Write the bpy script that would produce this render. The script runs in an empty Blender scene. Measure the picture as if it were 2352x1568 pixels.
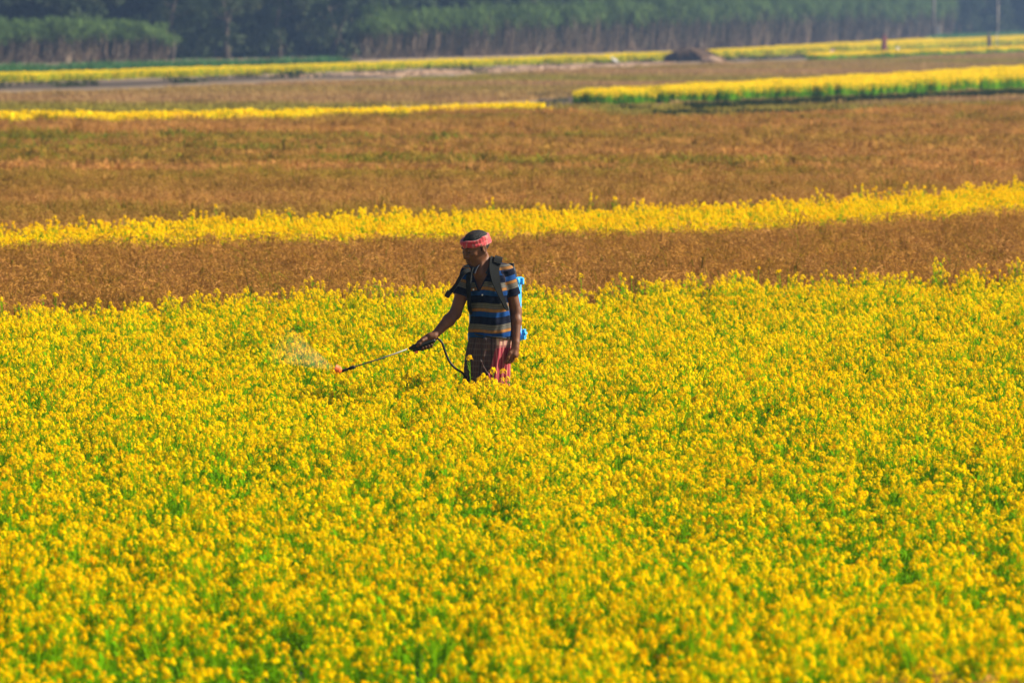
import bpy, bmesh, math, random
import numpy as np
from math import radians as R, sin, cos, pi
from mathutils import Vector, Matrix

random.seed(7)
rng = np.random.default_rng(11)
scene = bpy.context.scene
col = scene.collection

# ------------------------------------------------------------------ camera, world, sun, exposure
CAMH = 3.1
FPX = 2352 * 200 / 36.0            # focal length in pixels of a 2352 px wide picture
HOR = 39.0                         # row of the horizon in that picture
PITCH = math.atan((784 - HOR) / FPX)
cam_data = bpy.data.cameras.new("camera")
cam_data.lens = 200
cam_data.sensor_width = 36
cam_data.clip_start = 0.5
cam_data.clip_end = 9000
cam = bpy.data.objects.new("camera", cam_data)
cam.location = (0, 0, CAMH)
cam.rotation_euler = (R(90) - PITCH, 0, 0)
col.objects.link(cam)
scene.camera = cam
cam_data.dof.use_dof = True
cam_data.dof.focus_distance = 38.4
cam_data.dof.aperture_fstop = 5.4

SUN_EL, SUN_AZ = 36.0, 8.0        # azimuth: degrees from +X towards +Y
to_sun = Vector((cos(R(SUN_EL)) * cos(R(SUN_AZ)), cos(R(SUN_EL)) * sin(R(SUN_AZ)), sin(R(SUN_EL))))
sun_data = bpy.data.lights.new("sun", 'SUN')
sun_data.energy = 5.0
sun_data.angle = R(0.6)
sun_data.color = (1.0, 0.91, 0.74)
sun = bpy.data.objects.new("sun", sun_data)
sun.rotation_euler = to_sun.to_track_quat('Z', 'Y').to_euler()
sun.location = (60, 60, 60)
col.objects.link(sun)

world = bpy.data.worlds.new("World")
scene.world = world
world.use_nodes = True
wn = world.node_tree
sky = wn.nodes.new("ShaderNodeTexSky")
sky.sky_type = 'NISHITA'
sky.sun_disc = False
sky.sun_elevation = R(SUN_EL)
sky.sun_rotation = R(90 - SUN_AZ)
wn.links.new(sky.outputs[0], wn.nodes["Background"].inputs[0])
wn.nodes["Background"].inputs[1].default_value = 0.05

scene.view_settings.view_transform = 'Standard'
scene.view_settings.look = 'None'
scene.view_settings.exposure = 1.18
scene.view_settings.gamma = 1.0
scene.cycles.use_denoising = True
scene.cycles.max_bounces = 7
scene.cycles.diffuse_bounces = 3
scene.cycles.transmission_bounces = 4
scene.cycles.volume_bounces = 0

# ------------------------------------------------------------------ helpers
CP, SP = cos(PITCH), sin(PITCH)


def P(px, py, h=0.0):
    """Ground point (at height h) seen at pixel (px,py) of the 2352x1568 picture."""
    u, v = (px - 1176) / FPX, (784 - py) / FPX
    dy = CP + v * SP
    dz = -SP + v * CP
    t = (h - CAMH) / dz
    return (u * t, dy * t)


def nodemat(name):
    m = bpy.data.materials.new(name)
    m.use_nodes = True
    nt = m.node_tree
    b = nt.nodes["Principled BSDF"]
    return m, nt, b


def noise_ramp(nt, stops, scale=5.0, detail=3.0, coord='pos', stretch=None, rough=0.55):
    """Noise through a colour ramp; returns the colour socket."""
    N = nt.nodes
    n = N.new("ShaderNodeTexNoise")
    n.inputs["Scale"].default_value = scale
    n.inputs["Detail"].default_value = detail
    n.inputs["Roughness"].default_value = rough
    if coord == 'pos':
        src = N.new("ShaderNodeNewGeometry").outputs["Position"]
    else:
        src = N.new("ShaderNodeTexCoord").outputs["Object"]
    if stretch:
        mp = N.new("ShaderNodeMapping")
        mp.inputs["Scale"].default_value = stretch
        nt.links.new(src, mp.inputs[0])
        src = mp.outputs[0]
    nt.links.new(src, n.inputs["Vector"])
    r = N.new("ShaderNodeValToRGB")
    el = r.color_ramp.elements
    while len(el) < len(stops):
        el.new(0.5)
    for e, (p, c) in zip(el, stops):
        e.position = p
        e.color = (*c, 1)
    nt.links.new(n.outputs[0], r.inputs[0])
    return r.outputs[0]


def mixcol(nt, a, b, fac, mode='MIX'):
    m = nt.nodes.new("ShaderNodeMix")
    m.data_type = 'RGBA'
    m.blend_type = mode
    for s, v in ((m.inputs[6], a), (m.inputs[7], b), (m.inputs[0], fac)):
        if isinstance(v, (int, float)):
            s.default_value = v
        elif isinstance(v, tuple):
            s.default_value = (*v, 1)
        else:
            nt.links.new(v, s)
    return m.outputs[2]


def simple(name, c, rough=0.6, var=0.0, scale=30, metal=0.0, spec=0.5, bump=0.0):
    m, nt, b = nodemat(name)
    b.inputs["Roughness"].default_value = rough
    b.inputs["Metallic"].default_value = metal
    b.inputs["Specular IOR Level"].default_value = spec
    lo = tuple(x * (1 - var) for x in c)
    hi = tuple(min(1, x * (1 + var)) for x in c)
    s = noise_ramp(nt, [(0.3, lo), (0.7, hi)], scale, 3, 'obj')
    nt.links.new(s, b.inputs["Base Color"])
    if bump:
        n = nt.nodes.new("ShaderNodeTexNoise")
        n.inputs["Scale"].default_value = scale * 3
        nt.links.new(nt.nodes.new("ShaderNodeTexCoord").outputs["Object"], n.inputs["Vector"])
        bp = nt.nodes.new("ShaderNodeBump")
        bp.inputs["Strength"].default_value = bump
        bp.inputs["Distance"].default_value = 0.01
        nt.links.new(n.outputs[0], bp.inputs["Height"])
        nt.links.new(bp.outputs[0], b.inputs["Normal"])
    return m


def leafmat(name, stops, scale, trans=0.35, rough=0.6, stretch=None, detail=3.0, rnd=0.25, tcol=None, spec=0.2):
    """Thin plant matter: diffuse plus light coming through; colour varies from place to place and plant to plant."""
    m, nt, b = nodemat(name)
    c = noise_ramp(nt, stops, scale, detail, 'pos', stretch)
    if rnd:
        oi = nt.nodes.new("ShaderNodeObjectInfo")
        rr = nt.nodes.new("ShaderNodeMapRange")
        rr.inputs[3].default_value = 1 - rnd
        rr.inputs[4].default_value = 1 + rnd
        nt.links.new(oi.outputs["Random"], rr.inputs[0])
        hs = nt.nodes.new("ShaderNodeHueSaturation")
        nt.links.new(rr.outputs[0], hs.inputs["Value"])
        nt.links.new(c, hs.inputs["Color"])
        c = hs.outputs[0]
    nt.links.new(c, b.inputs["Base Color"])
    b.inputs["Roughness"].default_value = rough
    b.inputs["Specular IOR Level"].default_value = spec
    t = nt.nodes.new("ShaderNodeBsdfTranslucent")
    nt.links.new(mixcol(nt, c, tcol, 0.5) if tcol else c, t.inputs[0])
    mx = nt.nodes.new("ShaderNodeMixShader")
    mx.inputs[0].default_value = trans
    nt.links.new(b.outputs[0], mx.inputs[1])
    nt.links.new(t.outputs[0], mx.inputs[2])
    nt.links.new(mx.outputs[0], nt.nodes["Material Output"].inputs[0])
    return m


def tag(o, label=None, cat=None, group=None, kind=None):
    for k, v in (('label', label), ('category', cat), ('group', group), ('kind', kind)):
        if v:
            o[k] = v
    return o


def link_mesh(name, verts, faces, mats, parent=None, midx=None, smooth=False, link=True):
    me = bpy.data.meshes.new(name)
    me.from_pydata([tuple(map(float, v)) for v in verts] if not isinstance(verts, np.ndarray) else verts.tolist(), [],
                   faces if not isinstance(faces, np.ndarray) else faces.tolist())
    for m in (mats if isinstance(mats, (list, tuple)) else [mats]):
        me.materials.append(m)
    if midx is not None:
        me.polygons.foreach_set("material_index", np.asarray(midx, dtype=np.int32))
    if smooth:
        me.polygons.foreach_set("use_smooth", np.ones(len(me.polygons), dtype=bool))
    me.update()
    o = bpy.data.objects.new(name, me)
    if link:
        col.objects.link(o)
    if parent:
        o.parent = parent
    return o


def empty(name, loc=(0, 0, 0), rz=0.0, parent=None):
    o = bpy.data.objects.new(name, None)
    o.empty_display_size = 0.2
    o.location = loc
    o.rotation_euler = (0, 0, rz)
    col.objects.link(o)
    if parent:
        o.parent = parent
    return o


def copy_thing(o, loc, rz, scl=1.0, label=None, group=None):
    r = o.copy()
    col.objects.link(r)
    r.location = loc
    r.rotation_euler = (0, 0, rz)
    r.scale = (scl, scl, scl) if not isinstance(scl, tuple) else scl
    if label:
        r['label'] = label
    if group:
        r['group'] = group
    for ch in list(o.children):
        c = ch.copy()
        col.objects.link(c)
        c.parent = r
        for g in list(ch.children):
            d = g.copy()
            col.objects.link(d)
            d.parent = c
    return r


class MB:
    """Collects quads and tubes into one mesh."""

    def __init__(s):
        s.v, s.f, s.m = [], [], []

    def quad(s, a, b, c, d, m=0):
        n = len(s.v)
        s.v += [a, b, c, d]
        s.f.append((n, n + 1, n + 2, n + 3))
        s.m.append(m)

    def ribbon(s, pts, widths, side, m=0):
        n = len(s.v)
        for p, w in zip(pts, widths):
            s.v += [p - side * w, p + side * w]
        for i in range(len(pts) - 1):
            s.f.append((n + 2 * i, n + 2 * i + 1, n + 2 * i + 3, n + 2 * i + 2))
            s.m.append(m)

    def tube(s, pts, radii, k=8, m=0, cap=True):
        pts = [Vector(p) for p in pts]
        n0 = len(s.v)
        ref = Vector((0, 0, 1))
        prev = None
        for i, p in enumerate(pts):
            a = pts[max(0, i - 1)]
            b = pts[min(len(pts) - 1, i + 1)]
            t = (b - a).normalized()
            if prev is None:
                u = t.cross(ref if abs(t.z) < 0.9 else Vector((1, 0, 0))).normalized()
            else:
                u = (prev - t * prev.dot(t)).normalized()
            prev = u
            w = t.cross(u)
            for j in range(k):
                an = 2 * pi * j / k
                s.v.append(p + (u * cos(an) + w * sin(an)) * radii[i])
        for i in range(len(pts) - 1):
            for j in range(k):
                a = n0 + i * k + j
                b = n0 + i * k + (j + 1) % k
                s.f.append((a, b, b + k, a + k))
                s.m.append(m)
        if cap:
            s.f.append(tuple(n0 + j for j in range(k))[::-1])
            s.f.append(tuple(n0 + (len(pts) - 1) * k + j for j in range(k)))
            s.m += [m, m]

    def box(s, c, size, rot=None, m=0, bev=0.0):
        """Box with cut edges."""
        bm = bmesh.new()
        bmesh.ops.create_cube(bm, size=1.0)
        for v in bm.verts:
            v.co = Vector((v.co.x * size[0], v.co.y * size[1], v.co.z * size[2]))
        if bev:
            bmesh.ops.bevel(bm, geom=bm.edges[:], offset=bev, segments=3, affect='EDGES', profile=0.5)
        M = (rot or Matrix.Identity(3))
        n = len(s.v)
        bm.verts.index_update()
        for v in bm.verts:
            s.v.append(M @ v.co + Vector(c))
        for f in bm.faces:
            s.f.append(tuple(n + v.index for v in f.verts))
            s.m.append(m)
        bm.free()

    def strap(s, pts, w, t, nrm, m=0):
        """Flat webbing swept along pts; nrm(i) gives the outward normal."""
        pts = [Vector(p) for p in pts]
        n0 = len(s.v)
        for i, p in enumerate(pts):
            a, b = pts[max(0, i - 1)], pts[min(len(pts) - 1, i + 1)]
            tg = (b - a).normalized()
            nn = Vector(nrm(i))
            nn = (nn - tg * nn.dot(tg)).normalized()
            sd = tg.cross(nn)
            wi = w[i] if isinstance(w, (list, tuple)) else w
            s.v += [p + sd * wi / 2 + nn * t / 2, p - sd * wi / 2 + nn * t / 2, p - sd * wi / 2 - nn * t / 2, p + sd * wi / 2 - nn * t / 2]
        for i in range(len(pts) - 1):
            for j in range(4):
                a, b = n0 + 4 * i + j, n0 + 4 * i + (j + 1) % 4
                s.f.append((a, b, b + 4, a + 4))
                s.m.append(m)
        e = n0 + 4 * (len(pts) - 1)
        s.f += [(n0, n0 + 3, n0 + 2, n0 + 1), (e, e + 1, e + 2, e + 3)]
        s.m += [m, m]

    def build(s, name, mats, parent=None, smooth=False, link=True):
        return link_mesh(name, s.v, s.f, mats, parent, s.m, smooth, link)


def smoothpath(pts, n=6):
    """Catmull-Rom through pts."""
    pts = [Vector(p) for p in pts]
    q = [pts[0] * 2 - pts[1]] + pts + [pts[-1] * 2 - pts[-2]]
    out = []
    for i in range(1, len(q) - 2):
        for k in range(n):
            t = k / n
            a, b, c, d = q[i - 1], q[i], q[i + 1], q[i + 2]
            out.append(0.5 * ((2 * b) + (c - a) * t + (2 * a - 5 * b + 4 * c - d) * t * t + (3 * b - a - 3 * c + d) * t ** 3))
    out.append(pts[-1])
    return out


# ------------------------------------------------------------------ implicit solids -> mesh (surface nets)
class Vol:
    def __init__(s, lo, hi, h):
        s.lo = np.array(lo, float)
        s.h = h
        s.n = np.ceil((np.array(hi) - s.lo) / h).astype(int) + 1
        s.a = np.full(s.n, 1.0, np.float32)

    def region(s, lo, hi):
        i0 = np.clip(np.floor((np.array(lo) - s.lo) / s.h).astype(int), 0, s.n)
        i1 = np.clip(np.ceil((np.array(hi) - s.lo) / s.h).astype(int) + 1, 0, s.n)
        sl = tuple(slice(a, b) for a, b in zip(i0, i1))
        ax = [s.lo[d] + s.h * np.arange(i0[d], i1[d]) for d in range(3)]
        X, Y, Z = np.meshgrid(*ax, indexing='ij')
        return sl, X, Y, Z

    def op(s, fn, lo, hi, k=0.01, mode='add', mg=0.04):
        sl, X, Y, Z = s.region(np.array(lo) - mg, np.array(hi) + mg)
        if X.size == 0:
            return
        d = fn(X, Y, Z).astype(np.float32)
        A = s.a[sl]
        if mode == 'add':
            h = np.maximum(k - np.abs(A - d), 0) / k
            s.a[sl] = np.minimum(A, d) - h * h * k * 0.25
        elif mode == 'sub':
            d = -d
            h = np.maximum(k - np.abs(A - d), 0) / k
            s.a[sl] = np.maximum(A, d) + h * h * k * 0.25

    def cap(s, a, b, ra, rb, k=0.01, mode='add', flat=False):
        a, b = np.array(a, float), np.array(b, float)
        ab = b - a
        L2 = ab @ ab

        def fn(X, Y, Z):
            t0 = ((X - a[0]) * ab[0] + (Y - a[1]) * ab[1] + (Z - a[2]) * ab[2]) / L2
            t = np.clip(t0, 0, 1)
            d = np.sqrt((X - a[0] - t * ab[0]) ** 2 + (Y - a[1] - t * ab[1]) ** 2 + (Z - a[2] - t * ab[2]) ** 2) - (ra + (rb - ra) * t)
            if flat:
                d = np.maximum(d, (t0 - 1) * math.sqrt(L2))
            return d
        r = max(ra, rb)
        s.op(fn, np.minimum(a, b) - r, np.maximum(a, b) + r, k, mode)

    def chain(s, pts, rad, k=0.01):
        for i in range(len(pts) - 1):
            s.cap(pts[i], pts[i + 1], rad[i], rad[i + 1], k)

    def ell(s, c, r, M=None, k=0.01, mode='add'):
        """Ellipsoid; M rows are its axes."""
        c, r = np.array(c, float), np.array(r, float)
        M = np.eye(3) if M is None else np.array(M)

        def fn(X, Y, Z):
            x, y, z = X - c[0], Y - c[1], Z - c[2]
            q = [(M[i][0] * x + M[i][1] * y + M[i][2] * z) for i in range(3)]
            k0 = np.sqrt(sum((q[i] / r[i]) ** 2 for i in range(3)))
            k1 = np.sqrt(sum((q[i] / r[i] ** 2) ** 2 for i in range(3))) + 1e-9
            return k0 * (k0 - 1) / k1
        m = max(r)
        s.op(fn, c - m, c + m, k, mode)

    def loft(s, table, yaw=0, off=0.0, k=0.01, mode='add', mod=None):
        """table rows: z, cx, cy, rx, ry (superellipse sections)."""
        T = np.array(table, float)
        cz, sz = cos(yaw), sin(yaw)
        o = np.argsort(T[:, 0])
        T = T[o]

        def fn(X, Y, Z):
            zz = np.clip(Z, T[0, 0], T[-1, 0])
            cx, cy, rx, ry = (np.interp(zz, T[:, 0], T[:, j]) for j in range(1, 5))
            x, y = X - cx, Y - cy
            xr, yr = x * cz + y * sz, -x * sz + y * cz
            rx = rx + off
            ry = ry + off
            if mod is not None:
                m_ = mod(np.arctan2(xr, -yr), Z)
                rx = rx + m_
                ry = ry + m_
            q = np.sqrt((xr / rx) ** 2 + (yr / ry) ** 2)
            d = (q - 1) * np.minimum(rx, ry)
            return np.maximum(d, np.maximum(T[0, 0] - Z, Z - T[-1, 0]))
        m = max(T[:, 3].max(), T[:, 4].max()) + off + 0.04
        s.op(fn, (T[:, 1].min() - m, T[:, 2].min() - m, T[0, 0]), (T[:, 1].max() + m, T[:, 2].max() + m, T[-1, 0]), k, mode)

    def mesh(s):
        A = s.a
        ins = A < 0
        cnt = np.zeros(s.n - 1, np.int8)
        off = [(i, j, k) for i in (0, 1) for j in (0, 1) for k in (0, 1)]
        N = s.n - 1
        for o in off:
            cnt += ins[o[0]:o[0] + N[0], o[1]:o[1] + N[1], o[2]:o[2] + N[2]]
        act = (cnt > 0) & (cnt < 8)
        ci = np.argwhere(act)
        idx = np.full(N, -1, np.int64)
        idx[act] = np.arange(len(ci))
        val = np.stack([A[ci[:, 0] + o[0], ci[:, 1] + o[1], ci[:, 2] + o[2]] for o in off], 1)
        acc = np.zeros((len(ci), 3))
        n = np.zeros(len(ci))
        offs = np.array(off, float)
        for a in range(8):
            for b in range(a + 1, 8):
                if np.abs(offs[a] - offs[b]).sum() == 1:
                    va, vb = val[:, a], val[:, b]
                    mk = (va < 0) != (vb < 0)
                    t = np.where(mk, va / np.where(mk, va - vb, 1), 0)
                    acc += np.where(mk[:, None], offs[a] + t[:, None] * (offs[b] - offs[a]), 0)
                    n += mk
        V = s.lo + s.h * (ci + acc / n[:, None])
        F = []
        for ax in range(3):
            b, c = (ax + 1) % 3, (ax + 2) % 3
            s0 = [slice(None)] * 3
            s1 = [slice(None)] * 3
            s0[ax] = slice(0, -1)
            s1[ax] = slice(1, None)
            ch = ins[tuple(s0)] != ins[tuple(s1)]
            E = np.argwhere(ch)
            E = E[(E[:, b] > 0) & (E[:, c] > 0) & (E[:, b] < s.n[b] - 1) & (E[:, c] < s.n[c] - 1)]
            st = ins[E[:, 0], E[:, 1], E[:, 2]]
            q = []
            for db, dc in ((-1, -1), (0, -1), (0, 0), (-1, 0)):
                e = E.copy()
                e[:, b] += db
                e[:, c] += dc
                q.append(idx[e[:, 0], e[:, 1], e[:, 2]])
            q = np.stack(q, 1)
            F.append(np.where(st[:, None], q, q[:, ::-1]))
        return V, np.concatenate(F)


def vol_object(vol, name, mats, parent=None):
    V, F = vol.mesh()
    return link_mesh(name, V, F, mats, parent, smooth=True), V


def set_attr(o, name, data):
    a = o.data.attributes.new(name, 'FLOAT', 'POINT')
    a.data.foreach_set("value", np.asarray(data, dtype=np.float32))


# ------------------------------------------------------------------ materials
M_soil = None
def soil_material():
    m, nt, b = nodemat("soil")
    c1 = noise_ramp(nt, [(0.3, (0.10, 0.065, 0.035)), (0.55, (0.17, 0.11, 0.055)), (0.75, (0.22, 0.15, 0.085))], 0.35, 8)
    nt.links.new(c1, b.inputs["Base Color"])
    b.inputs["Roughness"].default_value = 0.95
    return m
M_soil = soil_material()
M_bare = leafmat("bare_soil", [(0.3, (0.045, 0.034, 0.028)), (0.6, (0.08, 0.058, 0.042)), (0.75, (0.14, 0.09, 0.05))], 0.25, 0.0, 0.95, (0.4, 1.2, 1), 6, 0, spec=.05)
M_path = leafmat("dry_path_soil", [(0.3, (0.15, 0.085, 0.035)), (0.7, (0.24, 0.14, 0.06))], 0.25, 0.0, 0.95, None, 8, 0, spec=.05)
M_under = leafmat("crop_floor", [(0.3, (0.03, 0.055, 0.012)), (0.7, (0.06, 0.09, 0.02))], 2, 0.0, 0.95, None, 4, 0)
M_petal = leafmat("mustard_petal", [(0.3, (0.94, 0.54, 0.0)), (0.5, (0.97, 0.635, 0.0)), (0.7, (0.98, 0.73, 0.0))], 1.3, 0.34, 0.7, None, 3, 0.10, spec=0.0)
M_bud = leafmat("mustard_bud", [(0.3, (0.50, 0.40, 0.0)), (0.7, (0.64, 0.48, 0.0))], 3, 0.3, 0.6, None, 2, 0.1)
M_stem = leafmat("mustard_stem", [(0.3, (0.145, 0.350, 0.002)), (0.7, (0.271, 0.475, 0.003))], 2.0, 0.35, 0.6, None, 3, 0.2, spec=.0)
M_mleaf = leafmat("mustard_leaf", [(0.3, (0.077, 0.247, 0.003)), (0.7, (0.174, 0.382, 0.005))], 1.5, 0.4, 0.6, None, 3, 0.25, spec=.0)
RICE = [(0.33, (0.22, 0.175, 0.010)), (0.45, (0.33, 0.190, 0.025)), (0.56, (0.43, 0.215, 0.055)), (0.72, (0.55, 0.265, 0.075))]
M_rice = leafmat("rice_straw", RICE, 0.16, 0.25, 0.8, (.3, 1.0, 0.1), 4, 0.22, spec=.08)
M_grain = leafmat("rice_grain", [(0.35, (0.32, 0.215, 0.02)), (0.48, (0.41, 0.215, 0.05)), (0.72, (0.54, 0.28, 0.09))], 0.16, 0.25, 0.8, (.3, 1.0, 0.1), 4, 0.2, spec=.0)
M_rleaf = leafmat("rice_leaf", [(0.34, (0.15, 0.18, 0.008)), (0.46, (0.24, 0.155, 0.015)), (0.6, (0.36, 0.17, 0.03))], 0.16, 0.35, 0.8, (.3, 1.0, 0.1), 4, 0.25, spec=.08)
M_stub = leafmat("stubble_straw", [(0.40, (0.24, 0.20, 0.025)), (0.5, (0.30, 0.20, 0.06)), (0.62, (0.34, 0.20, 0.09))], 0.03, 0.2, 0.9, (0.3, 1.0, 0.1), 6, 0.2, spec=.05)
M_farpetal = leafmat("distant_mustard_petal", [(0.3, (0.88, 0.60, 0.0)), (0.7, (0.92, 0.68, 0.0))], 0.5, 0.35, 0.7, None, 3, 0.1, spec=.05)
M_green = leafmat("green_crop", [(0.3, (0.04, 0.13, 0.04)), (0.7, (0.08, 0.19, 0.05))], 0.3, 0.3, 0.6, None, 4, 0.2)
M_grass = leafmat("weed_grass", [(0.3, (0.018, 0.030, 0.010)), (0.7, (0.045, 0.065, 0.015))], 0.8, 0.2, 0.8, None, 4, 0.3, spec=.0)
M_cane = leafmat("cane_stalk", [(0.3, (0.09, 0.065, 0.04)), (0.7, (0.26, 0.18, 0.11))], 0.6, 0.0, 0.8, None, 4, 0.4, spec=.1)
M_caneleaf = leafmat("cane_leaf", [(0.3, (0.050, 0.090, 0.022)), (0.7, (0.10, 0.150, 0.042))], 0.35, 0.3, 0.7, None, 4, 0.35, spec=.0)
M_canedryshade = leafmat("cane_dry_shaded_leaf", [(0.3, (0.035, 0.038, 0.022)), (0.7, (0.075, 0.068, 0.040))], 0.5, 0.15, 0.9, None, 4, 0.3, spec=.05)  # dry leaves, darkened to hold the shade low in the stand
M_tree = leafmat("tree_foliage", [(0.3, (0.018, 0.034, 0.012)), (0.55, (0.035, 0.055, 0.018)), (0.72, (0.08, 0.085, 0.03))], 0.35, 0.25, 0.7, None, 6, 0.35, spec=.1)
M_bark = simple("tree_bark", (0.10, 0.078, 0.06), 0.95, 0.4, 3, spec=.05)
M_straw = leafmat("dry_straw", [(0.3, (0.30, 0.19, 0.12)), (0.7, (0.48, 0.33, 0.23))], 0.6, 0.1, 0.9, None, 5, 0.1, spec=.05)
M_oldstraw = leafmat("weathered_straw", [(0.3, (0.055, 0.034, 0.022)), (0.7, (0.125, 0.08, 0.052))], 2.0, 0.05, 0.95, None, 6, 0.1, spec=.03)

# ------------------------------------------------------------------ ground
def sheet(name, pts, z, m, label=None, kind='structure', cat=None):
    """Flat polygon sheet, pts in order."""
    o = link_mesh(name, [(p[0], p[1], z) for p in pts], [tuple(range(len(pts)))], m)
    if o.data.polygons[0].normal.z < 0:
        o.data.flip_normals()
    return tag(o, label, cat, None, kind)

sheet("ground", [(-1600, -60), (1600, -60), (1600, 2200), (-1600, 2200)], 0.0, M_soil)


def lerp_line(line, x):
    xs, ys = zip(*line)
    if x < xs[0]:
        return ys[0] + (x - xs[0]) * (ys[1] - ys[0]) / (xs[1] - xs[0])
    if x > xs[-1]:
        return ys[-1] + (x - xs[-1]) * (ys[-1] - ys[-2]) / (xs[-1] - xs[-2])
    return float(np.interp(x, xs, ys))


def band(front, back, hf, hb, x0=-200, x1=2552, n=12, mind=None, jit=0.0):
    """World polygon between two picture lines; each line is the edge of a crop top at height hf / hb."""
    xs = np.linspace(x0, x1, n)
    A = [P(x, lerp_line(front, x), hf) for x in xs]
    B = [P(x, lerp_line(back, x), hb) for x in xs]
    if mind:
        B = [(b[0] if b[1] > a[1] + mind else a[0] * (a[1] + mind) / a[1], max(b[1], a[1] + mind)) for a, b in zip(A, B)]
    return A, B


def inside_band(pts, A, B, feather=0.0):
    """Mask of points between polylines A and B (single-valued in azimuth)."""
    az = pts[:, 0] / pts[:, 1]
    def rad(L):
        L = np.array(L)
        return np.interp(az, L[:, 0] / L[:, 1], L[:, 1])
    ra, rb = rad(A), rad(B)
    f = rng.normal(0, 1, len(pts)) * feather
    azA = np.array([a[0] / a[1] for a in A])
    return (pts[:, 1] > ra + f) & (pts[:, 1] < rb + f) & (az > azA.min()) & (az < azA.max())


def scatter(A, B, spacing, feather=0.0, jitter=0.5):
    """Jittered grid of points between two polylines."""
    L = np.array(list(A) + list(B))
    x0, y0 = L.min(0)
    x1, y1 = L.max(0)
    gx = np.arange(x0, x1, spacing)
    gy = np.arange(y0, y1, spacing)
    X, Y = np.meshgrid(gx, gy)
    p = np.stack([X.ravel(), Y.ravel()], 1)
    p = p + rng.uniform(-jitter, jitter, p.shape) * spacing
    return p[inside_band(p, A, B, feather)]


def field(name, protos, pts, scl, tilt=0.12, label=None, cat=None, z=0.0, squash=None, idx=None):
    """One crop standing on pts: the plants are drawn by a geometry-nodes modifier."""
    n = len(pts)
    me = bpy.data.meshes.new(name)
    me.vertices.add(n)
    co = np.zeros((n, 3), np.float32)
    co[:, :2] = pts
    co[:, 2] = z
    me.vertices.foreach_set("co", co.ravel())
    rot = np.zeros((n, 3), np.float32)
    rot[:, 0] = rng.normal(0, tilt, n)
    rot[:, 1] = rng.normal(0, tilt, n)
    rot[:, 2] = rng.uniform(0, 2 * pi, n)
    a = me.attributes.new("rot", 'FLOAT_VECTOR', 'POINT')
    a.data.foreach_set("vector", rot.ravel())
    a = me.attributes.new("scl", 'FLOAT_VECTOR', 'POINT')
    s = np.asarray(scl, np.float32)
    if s.ndim == 1:
        s = np.stack([np.ones_like(s) * (1 if squash is None else squash), np.ones_like(s) * (1 if squash is None else squash), s], 1)
    a.data.foreach_set("vector", s.astype(np.float32).ravel())
    a = me.attributes.new("idx", 'INT', 'POINT')
    a.data.foreach_set("value", (rng.integers(0, len(protos), n) if idx is None else idx).astype(np.int32))
    for m in {mm for p in protos for mm in p.data.materials}:
        me.materials.append(m)
    o = bpy.data.objects.new(name, me)
    col.objects.link(o)
    c = bpy.data.collections.new(name + "_plants")
    for k, p in enumerate(protos):
        p.name = "%s_%02d" % (chr(97 + k) + p.name.split(".")[0], k)
        c.objects.link(p)
    g = bpy.data.node_groups.new(name + "_nodes", 'GeometryNodeTree')
    g.interface.new_socket("Geometry", in_out='INPUT', socket_type='NodeSocketGeometry')
    g.interface.new_socket("Geometry", in_out='OUTPUT', socket_type='NodeSocketGeometry')
    N = g.nodes
    gi, go = N.new("NodeGroupInput"), N.new("NodeGroupOutput")
    ip = N.new("GeometryNodeInstanceOnPoints")
    ci = N.new("GeometryNodeCollectionInfo")
    ci.inputs["Collection"].default_value = c
    ci.inputs["Separate Children"].default_value = True
    ci.inputs["Reset Children"].default_value = True
    def attr(nm, tp):
        q = N.new("GeometryNodeInputNamedAttribute")
        q.data_type = tp
        q.inputs["Name"].default_value = nm
        return q.outputs["Attribute"]
    g.links.new(gi.outputs[0], ip.inputs["Points"])
    g.links.new(ci.outputs[0], ip.inputs["Instance"])
    ip.inputs["Pick Instance"].default_value = True
    g.links.new(attr("idx", 'INT'), ip.inputs["Instance Index"])
    er = N.new("FunctionNodeEulerToRotation")
    g.links.new(attr("rot", 'FLOAT_VECTOR'), er.inputs[0])
    g.links.new(er.outputs[0], ip.inputs["Rotation"])
    g.links.new(attr("scl", 'FLOAT_VECTOR'), ip.inputs["Scale"])
    g.links.new(ip.outputs[0], go.inputs[0])
    md = o.modifiers.new("plants", 'NODES')
    md.node_group = g
    tag(o, label, cat, None, 'stuff')
    return o


def proto(mb, name, mats):
    return mb.build(name, mats, None, False, link=False)


# ------------------------------------------------------------------ plants
def rv(a=1.0):
    return Vector((random.gauss(0, a), random.gauss(0, a), random.gauss(0, a)))


STRAY = .18                        # share of florets opening a little below the head


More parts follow.
